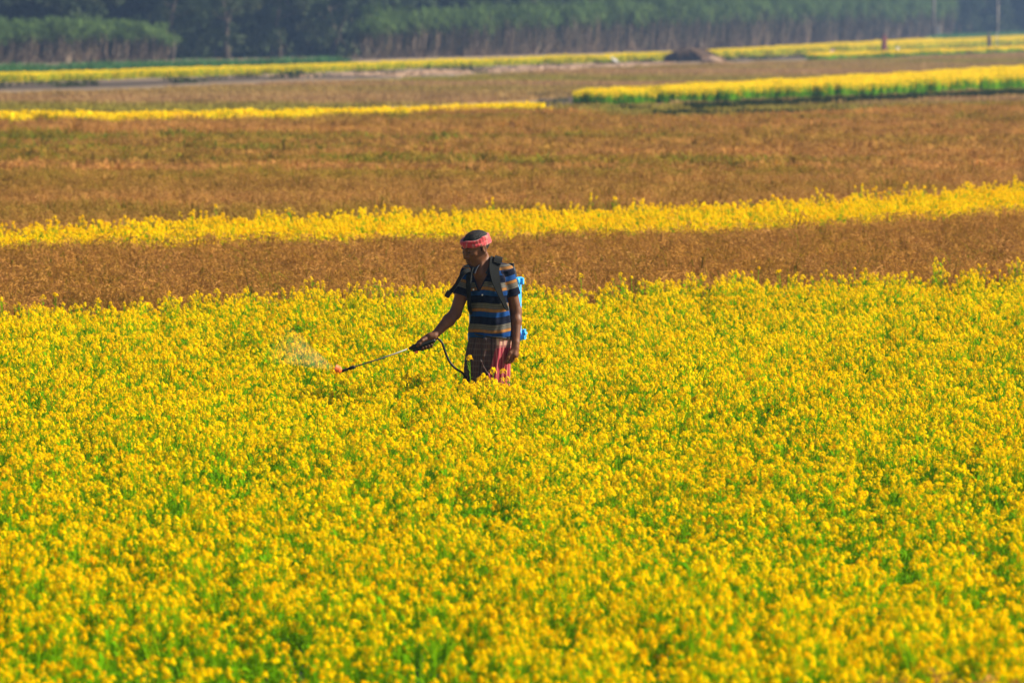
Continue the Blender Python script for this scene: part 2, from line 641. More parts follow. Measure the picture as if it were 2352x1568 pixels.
def raceme(mb, tip, d, rad, nfl, psize, m_pet=0, m_bud=1):
    """Domed head of small four-petalled flowers round a stem tip pointing along d."""
    d = d.normalized()
    u = d.cross(Vector((0.3, 1, 0.1))).normalized()
    w = d.cross(u)
    for i in range(nfl):
        t = (i + 0.5) / nfl
        el = (0.12 + 1.45 * t)                      # angle from the stem axis
        an = i * 2.4 + random.uniform(-.3, .3)
        n = (d * cos(el) + (u * cos(an) + w * sin(an)) * sin(el)).normalized()
        c = tip + n * rad * random.uniform(0.75, 1.15) - d * rad * (0.1 + 0.6 * t)
        if random.random() < STRAY:
            c += n * rad * random.uniform(.2, .8) - d * rad * random.uniform(.3, 1.5)
        n = (n + rv(.25)).normalized()
        a = n.cross(Vector((random.random(), random.random(), random.random() + .1))).normalized()
        b = n.cross(a)
        for k in range(4):
            e = (a, b, -a, -b)[k]
            f = (b, -a, -b, a)[k]
            lift = n * psize * random.uniform(0.05, 0.4)
            mb.quad(c, c + (e + f * .62) * psize * .62 + lift * .5, c + e * psize + lift, c + (e - f * .62) * psize * .62 + lift * .5, m_pet)
    for i in range(4):                             # closed buds on top
        c = tip + (u * random.uniform(-1, 1) + w * random.uniform(-1, 1)) * rad * .25 + d * rad * random.uniform(.25, .6)
        s = psize * .35
        mb.quad(c - u * s, c - d * s * 1.3, c + u * s, c + d * s * 1.3, m_bud)


def mustard(height=0.68, heads=6, nfl=15, psize=0.0074, rad=0.0138, pods=9, leaves=12, thin=False):
    mb = MB()
    mb.spans = []
    lean = Vector((random.uniform(-.05, .05), random.uniform(-.05, .05), 0))
    top = Vector((0, 0, height)) + lean
    st = [Vector((0, 0, 0)), Vector((0, 0, height * .5)) + lean * .3, top]
    mb.tube(st, [.0045, .0035, .0018], 4, 2, False)
    tips = [(top, (top - st[1]))]
    for i in range(heads - 1):
        z0 = height * random.uniform(.4, .75)
        an = random.uniform(0, 2 * pi)
        r = random.uniform(.04, .12)
        b = Vector((cos(an) * r, sin(an) * r, height * random.uniform(.74, 1.0)))
        a = Vector((0, 0, z0)) + lean * .5
        mid = (a + b) / 2 + Vector((cos(an) * r * .3, sin(an) * r * .3, -.01))
        mb.tube([a, mid, b], [.0025, .002, .0014], 3, 2, False)
        tips.append((b, Vector((cos(an) * .3, sin(an) * .3, 1))))
    for t, d in tips:
        n0 = len(mb.f)
        raceme(mb, t, d, rad * random.uniform(.6, 1.35), nfl, psize)
        mb.spans.append((n0, len(mb.f)))
        for k in range(pods):
            h = random.uniform(.03, .14)
            base = t - d.normalized() * h
            an = random.uniform(0, 2 * pi)
            o = Vector((cos(an), sin(an), 0))
            e = base + o * random.uniform(.014, .03) + Vector((0, 0, random.uniform(.012, .035)))
            mb.ribbon([base, (base + e) / 2, e], [.0008, .0019, .0006], o.cross(Vector((0, 0, 1))), 2)
    for i in range(leaves):
        z0 = height * random.uniform(.12, .93)
        an = random.uniform(0, 2 * pi)
        o = Vector((cos(an), sin(an), 0))
        L = random.uniform(.05, .13) * (1.2 - z0 / height * .7)
        p0 = Vector((0, 0, z0)) + lean * (z0 / height)
        p1 = p0 + o * L * .5 + Vector((0, 0, L * .45))
        p2 = p0 + o * L + Vector((0, 0, L * random.uniform(.1, .6)))
        mb.ribbon([p0, p1, p2], [.003, L * .14, .002], o.cross(Vector((0, 0, 1))), 3)
    return mb


MM = [M_petal, M_bud, M_stem, M_mleaf]
near_mustard = [proto(mustard(random.uniform(.62, .72), random.choice([8, 9, 10, 11])), "near_mustard", MM) for _ in range(9)]
sparse_mustard = [proto(mustard(random.uniform(.56, .66), random.choice([2, 3, 4]), leaves=18, pods=12), "sparse_mustard", MM) for _ in range(5)]
far_mustard = [proto(mustard(random.uniform(.62, .72), 6, 9, .0125, .017, 4, 8), "middle_mustard", MM) for _ in range(5)]


def cheap_mustard(w=0.5, h=0.62, n=110, low=.22, gw=1.0):
    """A patch of plants for strips seen from more than 100 m."""
    mb = MB()
    for i in range(n):
        x, y = random.uniform(-w, w), random.uniform(-w, w)
        zt = h * random.uniform(.78, 1.08)
        a = Vector((x, y, 0))
        b = Vector((x + random.uniform(-.05, .05), y + random.uniform(-.05, .05), zt))
        an = random.uniform(0, pi)
        side = Vector((cos(an), sin(an), 0))
        mb.ribbon([a, a.lerp(b, .5), b], [.015 * gw, .03 * gw, .008], side, 1)
        for k in range(7):
            c = b + Vector((random.gauss(0, .04), random.gauss(0, .04), -low * h * random.random() ** 1.5 + .02))
            u = rv().normalized() * .03
            v = u.cross(rv()).normalized() * .03
            mb.quad(c - u, c - v, c + u, c + v, 0)
    for i in range(int(n * .5 * gw)):
        c = Vector((random.uniform(-w, w), random.uniform(-w, w), h * random.uniform(.1, .6)))
        u = rv().normalized() * .06
        v = u.cross(rv()).normalized() * .04
        mb.quad(c - u, c - v, c + u, c + v, 1)
    return mb


low_mustard = [proto(cheap_mustard(low=.92, gw=.35), "low_mustard", [M_farpetal, M_mleaf]) for _ in range(4)]
side_mustard = [proto(cheap_mustard(low=.36), "side_mustard", [M_farpetal, M_mleaf]) for _ in range(4)]
strip_mustard = [proto(cheap_mustard(), "strip_mustard", [M_farpetal, M_mleaf]) for _ in range(4)]


def rice(h=0.78, n=34, spread=.16, wl=.0035, grain=True):
    mb = MB()
    for i in range(n):
        an = random.uniform(0, 2 * pi)
        r = spread * math.sqrt(random.random())
        o = Vector((cos(an), sin(an), 0))
        b = Vector((o.x * r * .4, o.y * r * .4, 0))
        H = h * random.uniform(.65, 1.0)
        lean = random.uniform(.05, .35)
        p1 = b + o * lean * H * .3 + Vector((0, 0, H * .55))
        p2 = b + o * lean * H * .8 + Vector((0, 0, H * .92))
        p3 = p2 + o * random.uniform(.05, .12) + Vector((0, 0, random.uniform(-.06, .04)))
        side = o.cross(Vector((0, 0, 1))) if random.random() < .5 else rv().normalized()
        mb.ribbon([b, p1, p2, p3], [wl * .6, wl * .7, wl * .7, wl * .5], side, 0)
        if grain and random.random() < .75:     # drooping panicle of grains
            for k in range(7):
                t = k / 6
                c = p2.lerp(p3, t * 1.3) + rv(.008) - Vector((0, 0, .03 * t * t))
                u = ((p3 - p2).normalized() + rv(.35) - Vector((0, 0, .5 * t))).normalized() * .022
                v = u.cross(rv()).normalized() * .0042
                mb.quad(c - u, c - v, c + u, c + v, 1)
    for i in range(int(n * 1.2)):
        an = random.uniform(0, 2 * pi)
        o = Vector((cos(an), sin(an), 0))
        r = spread * .5 * random.random()
        L = random.uniform(.25, .45)
        p0 = Vector((o.x * r, o.y * r, h * random.uniform(.1, .5)))
        p1 = p0 + o * L * .25 + Vector((0, 0, L * .7))
        p2 = p0 + o * L * .6 + Vector((0, 0, L * random.uniform(.4, .95)))
        mb.ribbon([p0, p1, p2], [wl * .8, wl * 1.5, wl * .3], o.cross(Vector((0, 0, 1))), 2)
    return mb


RM = [M_rice, M_grain, M_rleaf]
RN = [leafmat("near_rice_straw", [(0.30, (0.208, 0.148, 0.006)), (0.42, (0.336, 0.163, 0.027)), (0.56, (0.400, 0.185, 0.042)), (0.72, (0.496, 0.252, 0.072))], 1.1, 0.25, 0.8, None, 5, 0.25, spec=.0),
      leafmat("near_rice_grain", [(0.32, (0.320, 0.178, 0.018)), (0.5, (0.400, 0.192, 0.042)), (0.72, (0.528, 0.266, 0.084))], 1.3, 0.25, 0.8, None, 5, 0.22, spec=.0),
      leafmat("near_rice_leaf", [(0.36, (0.128, 0.141, 0.006)), (0.50, (0.240, 0.141, 0.018)), (0.65, (0.336, 0.163, 0.036))], 1.2, 0.35, 0.8, None, 5, 0.25, spec=.0)]
rice_near = [proto(rice(), "rice_plant", RN) for _ in range(7)]
rice_mid = [proto(rice(.78, 60, .38, .006), "rice_patch", RM) for _ in range(5)]
rice_far = [proto(rice(.75, 110, 1.1, .014), "rice_far_patch", RM) for _ in range(4)]


def tufts(w, h, n, wl, m=0):
    mb = MB()
    for i in range(n):
        x, y = random.uniform(-w, w), random.uniform(-w, w)
        a = Vector((x, y, 0))
        an = random.uniform(0, 2 * pi)
        o = Vector((cos(an), sin(an), 0))
        H = h * random.uniform(.5, 1.1)
        mb.ribbon([a, a + o * H * .15 + Vector((0, 0, H * .6)), a + o * H * .4 + Vector((0, 0, H))], [wl, wl, wl * .2], o.cross(Vector((0, 0, 1))), m)
    return mb


stub_p = [proto(tufts(.9, .30, 150, .018), "stubble", [M_stub]) for _ in range(4)]
green_p = [proto(tufts(.8, .9, 150, .03), "green_crop_patch", [M_green]) for _ in range(3)]
grass_p = [proto(tufts(.25, .28, 60, .008), "grass_tuft", [M_grass]) for _ in range(3)]

# ------------------------------------------------------------------ field lines (rows of the 2352 px picture)
A_top = [(0, 707), (500, 694), (1000, 684), (1300, 676), (1700, 652), (2352, 628)]
B_top = [(0, 575), (700, 563), (1000, 552), (1300, 546), (1700, 536), (2000, 517), (2352, 500)]
C_top = [(0, 524), (600, 494), (1200, 484), (1800, 466), (2100, 446), (2352, 424)]
MX, MY = P(1130, 1093)

# near mustard field: from well in front of the picture to its far edge
A0, A1 = band([(0, 1568), (2352, 1568)], A_top, .66, .66, -900, 3250)
A0 = [(a[0] * 15 / a[1], 15.0) for a in A0]
sheet("mustard_field_ground", [*A0, *A1[::-1]], 0.004, M_under)
pa = scatter(A0, A1, .166, .18, .6)
d = np.hypot(pa[:, 0] - MX, (pa[:, 1] - MY))
keep = (d > .28) & ~((np.abs(pa[:, 0] - MX) < .26) & (pa[:, 1] > MY - .38) & (pa[:, 1] < MY + .45))
pa = pa[keep]
pa = np.concatenate([pa, np.stack([MX + rng.uniform(-.30, .30, 60), MY + rng.uniform(-1.0, -.36, 60)], 1)])
n = len(pa)
patch = np.sin(pa[:, 0] * 1.1 + .3 * np.sin(pa[:, 1] * .5)) * np.sin(pa[:, 1] * .37 + pa[:, 0] * .3)
hs = rng.normal(1.0, .085, n) + .075 * patch
hs = np.where(rng.random(n) < .025, hs + rng.uniform(.08, .28, n), hs)
hs = np.clip(hs, .72, 1.32)
near_front = (np.abs(pa[:, 0] - MX + .3) < 1.1) & (pa[:, 1] < MY) & (pa[:, 1] > MY - 2.6)
hs = np.where(near_front, np.clip(hs, .7, .97), hs)
hs *= np.interp(pa[:, 1], [38, 46], [1.0, 1.01])
feet = (np.abs(pa[:, 0] - MX) < .34) & (pa[:, 1] > MY - 1.3) & (pa[:, 1] < MY)
hs = np.where(feet, rng.uniform(.93, 1.03, n), hs)
pn = np.zeros(n)
for k in range(9):
    an, wl = rng.uniform(-.5, .5), rng.uniform(1.0, 4.5)
    pn += np.sin(2 * pi * (pa[:, 0] * np.sin(an) * .9 + pa[:, 1] * np.cos(an) * .45) / wl + rng.uniform(0, 6.28) + 1.5 * np.sin(pa[:, 0] * rng.uniform(.8, 2)))
pn /= 3.0
prob = np.clip(.28 + .36 * pn, .04, .85) * np.interp(pa[:, 1], [17, 22, 33, 38, 46], [.75, 1.0, .8, .3, .15])
idx = np.where(rng.random(n) < prob, len(near_mustard) + rng.integers(0, 5, n), rng.integers(0, len(near_mustard), n))
idx = np.where(feet, rng.integers(0, len(near_mustard), n), idx)
field("mustard_crop", near_mustard + sparse_mustard, pa, hs, .17, "wide near field of yellow mustard in flower round the man", "mustard", idx=idx)

# first ripe rice strip
B0, B1 = band(A_top, B_top, .66, .62, -900, 3150)
B0 = [(b[0], b[1] + .25) for b in B0]
pb = scatter(B0, B1, .24, .2, .6)
field("rice_crop", rice_near, pb, np.clip(rng.normal(.965, .09, len(pb)), .7, 1.2), .15, "narrow strip of ripe brown rice directly behind the near mustard", "rice")

# dried stalks in the near corner
pq = np.stack([rng.uniform(.45, 2.3, 150), rng.uniform(18.4, 20.6, 150)], 1)
pq = pq[rng.random(150) < np.clip((pq[:, 0] - .3) / 1.3, 0, 1) * np.clip((20.8 - pq[:, 1]) / 1.2, 0, 1)]
field("dry_stalks", rice_near, pq, rng.uniform(.92, 1.1, len(pq)), .22, "a few brown dried stalks among the mustard in the bottom right corner", "stalks")

# second mustard strip
C0, C1 = band(B_top, C_top, .62, .68, -900, 3150)
C0 = [(b[0], b[1] + .2) for b in C0]
pc = scatter(C0, C1, .132, .2, .6)
hc = np.where(rng.random(len(pc)) < .012, rng.uniform(1.05, 1.3, len(pc)), rng.normal(.96, .08, len(pc)))
field("mustard_crop", far_mustard, pc, hc, .13, "narrow yellow mustard strip between the two brown rice fields", "mustard")

# broad rice field
D_top = [(0, 277), (300, 274), (700, 262), (1000, 254), (1240, 247), (1400, 262), (1700, 264), (2000, 248), (2352, 232)]
D0, D1 = band(C_top, D_top, .68, .55, -900, 3100, 20)
D0 = [(b[0], b[1] + .3) for b in D0]
Dm = [(p[0] * q / p[1], q) for p, q in ((a, 92.0) for a in D0)]
pd = scatter(D0, Dm, .36, .3, .6)
field("rice_crop", rice_mid, pd, np.clip(rng.normal(.85, .10, len(pd)), .55, 1.15), .12, "near half of the broad brown rice field behind the second mustard strip", "rice")
pd = scatter(Dm, D1, .75, .4, .6)
field("rice_crop", rice_far, pd, np.clip(rng.normal(.78, .08, len(pd)), .5, 1.1), .07, "far half of the broad brown rice field, up to the thin yellow strip", "rice")

# thin yellow strip on the left, ending at x = 1240
E_fr = [(0, 275), (500, 271), (1000, 256), (1240, 245)]
E_bk = [(0, 266), (170, 263), (500, 256), (1000, 238), (1240, 226)]
E0, E1 = band(E_fr, E_bk, .55, .72, -900, 1222, 12, 1.5)
pe = scatter(E0, E1, .5, .1)
pe = pe[(pe[:, 0] / pe[:, 1] > P(170, 268)[0] / P(170, 268)[1]) | (rng.random(len(pe)) < .8)]
field("mustard_crop", strip_mustard, pe, np.interp(pe[:, 0] / pe[:, 1], [-.09, 0], [1.06, .90]) * rng.normal(1, .05, len(pe)), .05, "thin yellow mustard strip crossing the left half", "mustard")

# dark corner between the two plots
cA, cB = band([(1230, 244), (1330, 244)], [(1230, 218), (1330, 218)], 0, 0, 1235, 1325, 4)
sheet("bare_soil", [*cA, *cB[::-1]], 0.006, M_bare)
pg = scatter(cA, cB, 2.0)
field("weeds", grass_p, pg, np.full(len(pg), .6), .1, "dark weeds in the gap between the two distant mustard plots", "weeds", squash=1.3)

# mustard plot on the right with its green side showing
G_fr = [(1318, 243), (1700, 233), (2000, 222), (2352, 205)]
G_bk = [(1318, 208), (1400, 203), (1700, 186), (2000, 174), (2352, 156)]
G0, G1 = band(G_fr, G_bk, 0, .60, 1352, 2560, 9, 4.0)
pgm = scatter(G0, G1, .62, .15)
tall = np.interp(pgm[:, 0] / pgm[:, 1], [.01, .09], [.76, 1.0])
field("mustard_crop", side_mustard, pgm, tall * rng.normal(1, .06, len(pgm)), .05, "yellow mustard plot with a green side, right of the picture's middle", "mustard")

# path and weedy ridges in front of that plot
pA, pB = band([(1240, 262), (1400, 274), (1700, 272), (2352, 240)], [(1240, 246), (1318, 246), (1700, 236), (2352, 208)], 0, 0, 1250, 2600, 9)
sheet("path", [*pA, *pB[::-1]], 0.006, M_path)
pps = scatter(pA, pB, 1.5, .3)
field("stubble", stub_p, pps, rng.uniform(.2, .5, len(pps)), .05, "short dry stalks on the path below the right mustard plot", "stubble")


def along(line, width, step, h=0.0):
    """Points strewn along a picture line."""
    out = []
    for (xa, ya), (xb, yb) in zip(line[:-1], line[1:]):
        a, b = np.array(P(xa, ya, h)), np.array(P(xb, yb, h))
        L = np.linalg.norm(b - a)
        for t in np.arange(0, 1, step / L):
            out.append(a + (b - a) * t + rng.normal(0, width, 2))
    return np.array(out)


w1 = along([(1600, 253), (1720, 247), (1975, 236), (2200, 226), (2352, 219), (2500, 212)], .28, .10)
w2 = along([(1535, 270), (1600, 268), (1750, 270), (2000, 267)], .3, .12)
w3 = along([(1425, 257), (1460, 257)], .25, .12)
pw = np.concatenate([w1, w2, w3])
field("weeds", grass_p, pw, rng.uniform(.4, 1.0, len(pw)), .15, "dark weeds along the low ridges beside the dry path", "weeds", squash=1.5)

# stubble field behind
H_fr = [(0, 262), (600, 252), (1240, 226), (1320, 215), (1700, 186), (2352, 156)]
H_bk = [(0, 207), (300, 200), (600, 184), (900, 178), (1240, 160), (1560, 143), (2000, 132), (2352, 114)]
H0, H1 = band(H_fr, H_bk, .1, .2, -900, 2800, 20)
sheet("stubble_ground", [*H0, *H1[::-1]], 0.004, M_stub)
ph = scatter(H0, H1, 1.7, .3)
field("stubble", stub_p, ph, rng.uniform(.35, .65, len(ph)), .03, "flat brown field of cut stalks behind the thin yellow strip", "stubble")

# bare grey soil with strewn straw
I_bk = [(0, 196), (160, 190), (600, 178), (900, 164), (1240, 152), (1560, 140), (2352, 108)]
I0, I1 = band(H_bk, I_bk, .0, .0, -900, 2750, 20, 4)
sheet("bare_soil", [*I0, *I1[::-1]], 0.008, M_bare)

pis = scatter(I0, I1, 5.0, .5)
field("weeds", grass_p, pis, rng.uniform(.5, 1.3, len(pis)), .1, "sparse weeds on the bare soil before the far yellow strip", "weeds", squash=3.0)

# far yellow strip with its dark green side
J_fr = [(0, 190), (150, 188), (160, 186), (700, 168), (1100, 152), (1560, 139), (1900, 124), (2352, 106)]
J_bk = [(0, 166), (700, 144), (1100, 134), (1500, 121), (2000, 98), (2352, 83)]
J0, J1 = band(J_fr, J_bk, 0, .62, -900, 2700, 20, 6)
pj = scatter(J0, J1, .95, .2)
pjx = 1176 + FPX * pj[:, 0] / pj[:, 1]
field("mustard_crop", low_mustard, pj, np.interp(pjx, [0, 1176, 1900, 2352], [.40, .43, .66, .82]) / .64 * rng.normal(1, .05, len(pj)), .03, "long thin yellow mustard strip in front of the sugarcane", "mustard", squash=1.5)
J2a, J2b = band([(1860, 141), (2000, 136), (2352, 122)], [(1860, 137), (2000, 128), (2352, 111)], .0, .35, 1870, 2500, 8, 3)
pj = scatter(J2a, J2b, .9, .2)
field("mustard_crop", strip_mustard, pj, rng.normal(.8, .05, len(pj)), .03, "shortest yellow mustard strip, below the two far people at the right", "mustard", squash=1.4)

# green crop on the left behind it
K0 = [(b[0] * (b[1] + 2) / b[1], b[1] + 2) for b in J1 if b[0] / b[1] < (880 - 1176) / FPX]
K1 = [(b[0] * (b[1] + 12) / b[1], b[1] + 12) for b in K0]
pk = scatter(K0, K1, 1.6, .3)
field("green_crop", green_p, pk, rng.normal(.78, .06, len(pk)), .03, "low green crop in front of the cane on the left", "crop", squash=1.2)
K0, K1 = band([(2150, 98), (2352, 90)], [(2150, 86), (2352, 78)], 0.5, .75, 2150, 2500, 4, 10)
pk = scatter(K0, K1, 2.0, .3)
field("green_crop", green_p, pk, rng.normal(1.1, .12, len(pk)), .03, "low dull green crop at the far right edge", "crop", squash=1.2)

# ------------------------------------------------------------------ sugarcane
def cane_parts(nst=11, h=3.4, lw=.045, ndry=7, low=1.5):
    st, lf = MB(), MB()
    for i in range(nst):
        an = random.uniform(0, 2 * pi)
        o = Vector((cos(an), sin(an), 0))
        r = random.uniform(.05, .35)
        H = h * random.uniform(.62, .85)
        lean = random.choice([.03, .06, .12, .25]) * random.uniform(.6, 1.4)
        b = o * r
        p = [b, b + o * H * lean * .9 + Vector((0, 0, H * .3)), b + o * H * lean * 1.25 + Vector((0, 0, H * .65)), b + o * H * lean * 1.1 + Vector((0, 0, H))]
        st.tube(p, [.028, .026, .024, .018], 5, 0, False)
        top = p[-1]
        for k in range(13):
            a2 = random.uniform(0, 2 * pi)
            q = Vector((cos(a2), sin(a2), 0))
            L = random.uniform(.7, 1.25)
            s = top + Vector((0, 0, .1 - low * random.random() ** 1.6))
            up = random.uniform(.35, .95)
            lm = 1 if (s.z < top.z - .55) else 0  # low blades take the dry, shaded colour; tops stay lighter as painted highlight
            lf.ribbon([s, s + q * L * .25 + Vector((0, 0, L * up * .6)), s + q * L * .6 + Vector((0, 0, L * up * .75)), s + q * L * .9 + Vector((0, 0, L * (up * .75 - .4)))],
                      [lw * .5, lw * (1 - .4 * lm), lw * .8 * (1 - .4 * lm), lw * .1], q.cross(Vector((0, 0, 1))), lm)
        for k in range(ndry):
            a2 = random.uniform(0, 2 * pi)
            q = Vector((cos(a2), sin(a2), 0))
            L = random.uniform(.5, .9)
            s = b.lerp(top, random.uniform(.35, .85))
            lf.ribbon([s, s + q * .15 + Vector((0, 0, -L * .3)), s + q * .2 + Vector((0, 0, -L))], [lw * .3, lw * .5, lw * .2], q.cross(Vector((0, 0, 1))), 1)
    return st, lf


cane_srcs = []
front_cane = [cane_parts(12, 3.5, .045, 2, 1.0) for _ in range(6)]
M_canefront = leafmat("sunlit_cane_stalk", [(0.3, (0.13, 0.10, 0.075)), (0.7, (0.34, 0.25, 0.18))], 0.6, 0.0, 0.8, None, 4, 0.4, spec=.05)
for i in range(6):
    st, lf = cane_parts(11, 3.5)
    cane_srcs.append((st, lf))


def merged(a, b, shift):
    m = MB()
    m.v = a.v + b.v
    m.f = a.f + [tuple(x + len(a.v) for x in f) for f in b.f]
    m.m = a.m + [x + shift for x in b.m]
    return m


cane_mass = [proto(merged(a, b, 1), "cane_mass", [M_cane, M_caneleaf, M_canedryshade]) for a, b in cane_srcs]

CL_base = [(-150, 151), (0, 148), (370, 141)]
CR_base = [(838, 137), (1500, 119), (2150, 96), (2500, 84)]


def cane_height(px):
    return float(np.interp(px, [-150, 300, 375, 838, 1000, 1300, 1700, 2150], [.73, .75, .52, .92, .98, 1.16, 1.32, 1.45]))


def cane_rows(base, x0, x1, n_front, side, group):
    roots = []
    xs = np.linspace(x0, x1, n_front)
    for k, x in enumerate(xs):
        p = P(x, lerp_line(base, x))
        st, lf = front_cane[k % 6]
        if len(front_src) <= k % 6:
            root = empty("sugarcane_clump")
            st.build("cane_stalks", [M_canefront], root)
            lf.build("cane_foliage", [M_caneleaf, M_canedryshade], root)
            tag(root, "x", "sugarcane")
            front_src.append(root)
            root.location = (p[0], p[1], 0)
        else:
            root = copy_thing(front_src[k % 6], (p[0], p[1] + rng.uniform(-.5, .5), 0), rng.uniform(0, 6.28), 1.0)
        s = cane_height(x) * rng.uniform(.82, 1.08)
        root.scale = (1.25, 1.25, s)
        root['label'] = side
        root['group'] = group
        roots.append(root)
    # the mass behind
    A, B = [], []
    for x in np.linspace(x0, x1, 8):
        a = P(x, lerp_line(base, x))
        A.append((a[0] * (a[1] + 1.2) / a[1], a[1] + 1.2))
        B.append((a[0] * (a[1] + 13) / a[1], a[1] + 13))
    return A, B


front_src = []
A, B = cane_rows(CL_base, -60, 375, 15, "leafy cane clump on pale leaning stalks in the short left stand", "cane clumps along the left stand's front")
pk = scatter(A, B, 1.15)
hz = np.array([cane_height(1176 + FPX * q[0] / q[1]) for q in pk]) * rng.normal(1, .09, len(pk))
field("sugarcane", cane_mass, pk, hz, .05, "short stand of green topped sugarcane at the far left", "sugarcane", squash=1.15)
A, B = cane_rows(CR_base, 842, 2175, 46, "tall cane clump on grey brown stalks in the long right stand", "cane clumps along the right stand's front")
pk = scatter(A, B, 1.25)
hz = np.array([cane_height(1176 + FPX * q[0] / q[1]) for q in pk]) * rng.normal(1, .09, len(pk))
field("sugarcane", cane_mass, pk, hz, .05, "long stand of tall sugarcane filling the far right half", "sugarcane", squash=1.15)

# ------------------------------------------------------------------ trees
def leaf_cloud(mb, c, r, n, s, m=0):
    for i in range(n):
        v = rv().normalized()
        q = Vector((v.x * r[0], v.y * r[1], v.z * r[2])) * (random.random() ** .45)
        p = Vector(c) + q
        u = rv().normalized() * s * random.uniform(.5, 1.2)
        w = u.cross(rv()).normalized() * s * random.uniform(.3, .8)
        mb.quad(p - u, p - w, p + u, p + w, m)


def tree_parts(h=9.0, bend=.5, low=1.5):
    tr, cr = MB(), MB()
    pts = [Vector((0, 0, 0))]
    for i in range(1, 7):
        pts.append(Vector((random.uniform(-bend, bend) * .5, random.uniform(-bend, bend) * .5, h * .75 * i / 6)))
    pts = smoothpath(pts, 4)
    n = len(pts)
    tr.tube(pts, [.16 * (1 - .75 * i / n) + .02 for i in range(n)], 7)
    for i in range(9):
        b = pts[int(n * random.uniform(.25, .95))]
        an = random.uniform(0, 2 * pi)
        L = random.uniform(.8, 2.2)
        e = b + Vector((cos(an) * L, sin(an) * L, L * random.uniform(.3, .9)))
        tr.tube([b, b.lerp(e, .5) + Vector((0, 0, -.1)), e], [.06, .045, .02], 5)
        leaf_cloud(cr, e, (random.uniform(.7, 1.2), random.uniform(.7, 1.2), random.uniform(.5, .9)), 230, .16)
    for i in range(11):
        leaf_cloud(cr, (random.uniform(-1.6, 1.6), random.uniform(-1.4, 1.4), random.uniform(low, h)),
                   (random.uniform(.6, 1.2), random.uniform(.6, 1.2), random.uniform(.4, .9)), 200, .17)
    return tr, cr


tree_src = []
for i in range(4):
    t, c = tree_parts(9.5 + i * .6, .5 + .25 * (i == 2), 1.2 + .5 * (i % 2))
    root = empty("broadleaf_tree")
    t.build("trunk", [M_bark], root, smooth=True)
    c.build("crown", [M_tree], root)
    tag(root, "x", "tree", "dark trees beyond the cane")
    tree_src.append(root)
spots = [(395, 18), (455, 30), (520, 14), (580, 26), (640, 18), (700, 30), (760, 15), (815, 24), (900, 24), (150, 34), (300, 30), (30, 36),
         (2230, 16), (2300, 26), (2365, 20), (2200, 30), (1000, 34), (1100, 30)]
for k, (px, dd) in enumerate(spots):
    base = P(px, lerp_line([(0, 148), (870, 135), (2352, 90)], px))
    D = base[1] + dd
    loc = (base[0] * D / base[1], D, 0)
    lab = ("dark leafy tree with bare lower trunk between the two cane stands" if 380 < px < 830 else
           "dark tree showing above the short left cane stand" if px < 380 else
           "dark tree rising behind the near end of the long cane stand" if px < 1200 else
           "dim tree beyond the right end of the long cane stand")
    gr = ("trees between the cane stands" if 380 < px < 830 else "trees behind the left cane" if px < 380 else
          "trees behind the near end of the long cane" if px < 1200 else "trees at the far right")
    nth = ("first", "second", "third", "fourth", "fifth", "sixth", "seventh", "eighth")[sum(1 for q, _ in spots if q < px and (380 < q < 830) == (380 < px < 830) and (q < 380) == (px < 380) and (q > 1200) == (px > 1200))]
    lab = lab.replace("dark ", nth + " dark ", 1).replace("dim ", nth + " dim ", 1) + ", from the left"
    if k < 4:
        root = tree_src[k]
        root.location = loc
        root.rotation_euler = (0, 0, k * 1.3)
        root['label'] = lab
        root['group'] = gr
    else:
        copy_thing(tree_src[k % 4], loc, k * 1.7, float(rng.uniform(.9, 1.15)), lab, gr)

# the pale bending trunk at the edge of the gap
pt = P(785, 134)
rt = empty("bent_tree", (pt[0], pt[1] + 6, 0))
mb = MB()
mb.tube(smoothpath([(.2, 0, 0), (.15, 0, .8), (-.35, 0, 1.5), (-.25, .1, 2.3), (.15, 0, 3.2), (.1, 0, 4.0), (-.25, 0, 5.0), (-.1, 0, 6.5)], 5), [.11 - .002 * i for i in range(36)], 7)
mb.build("trunk", [M_bark], rt, True)
cr = MB()
for q in range(8):
    leaf_cloud(cr, (random.uniform(-1.3, 1.3), random.uniform(-1, 1), random.uniform(4.8, 7.6)), (1, 1, .7), 200, .16)
cr.build("crown", [M_tree], rt)
tag(rt, "pale S shaped bare trunk standing just left of the long cane stand", "tree")

# deep woodland behind everything
wood = []
for i in range(4):
    mb = MB()
    mb.tube(smoothpath([(0, 0, 0), (random.uniform(-.3, .3), 0, 3), (random.uniform(-.5, .5), 0, 7)], 4), [.15] * 9, 5, 1)
    mb.tube(smoothpath([(1.4, .6, 0), (1.4 + random.uniform(-.5, .5), .5, 3), (1.2, .5, 7)], 4), [.10] * 9, 5, 1)
    for k in range(44):
        leaf_cloud(mb, (random.uniform(-2.6, 2.6), random.uniform(-2, 2), 9.5 * random.random() ** 1.1 + .2), (random.uniform(.6, 1.3), 1.0, random.uniform(.4, 1.0)), 75, .26)
    wood.append(proto(mb, "woodland_patch", [M_tree, M_bark]))
F0, F1 = [], []
for x in np.linspace(-1500, 3800, 24):
    p = P(x, lerp_line([(-1500, 150), (0, 148), (870, 135), (2150, 94), (2352, 92), (3800, 92)], x))
    F0.append((p[0] * (p[1] + 22) / p[1], p[1] + 22))
    F1.append((p[0] * (p[1] + 62) / p[1], p[1] + 62))
pf = scatter(F0, F1, 3.6, 1)
field("woodland", wood, pf, rng.uniform(.95, 1.25, len(pf)), .02, "dark dense woodland closing the far side of the fields", "woodland", squash=1.2)

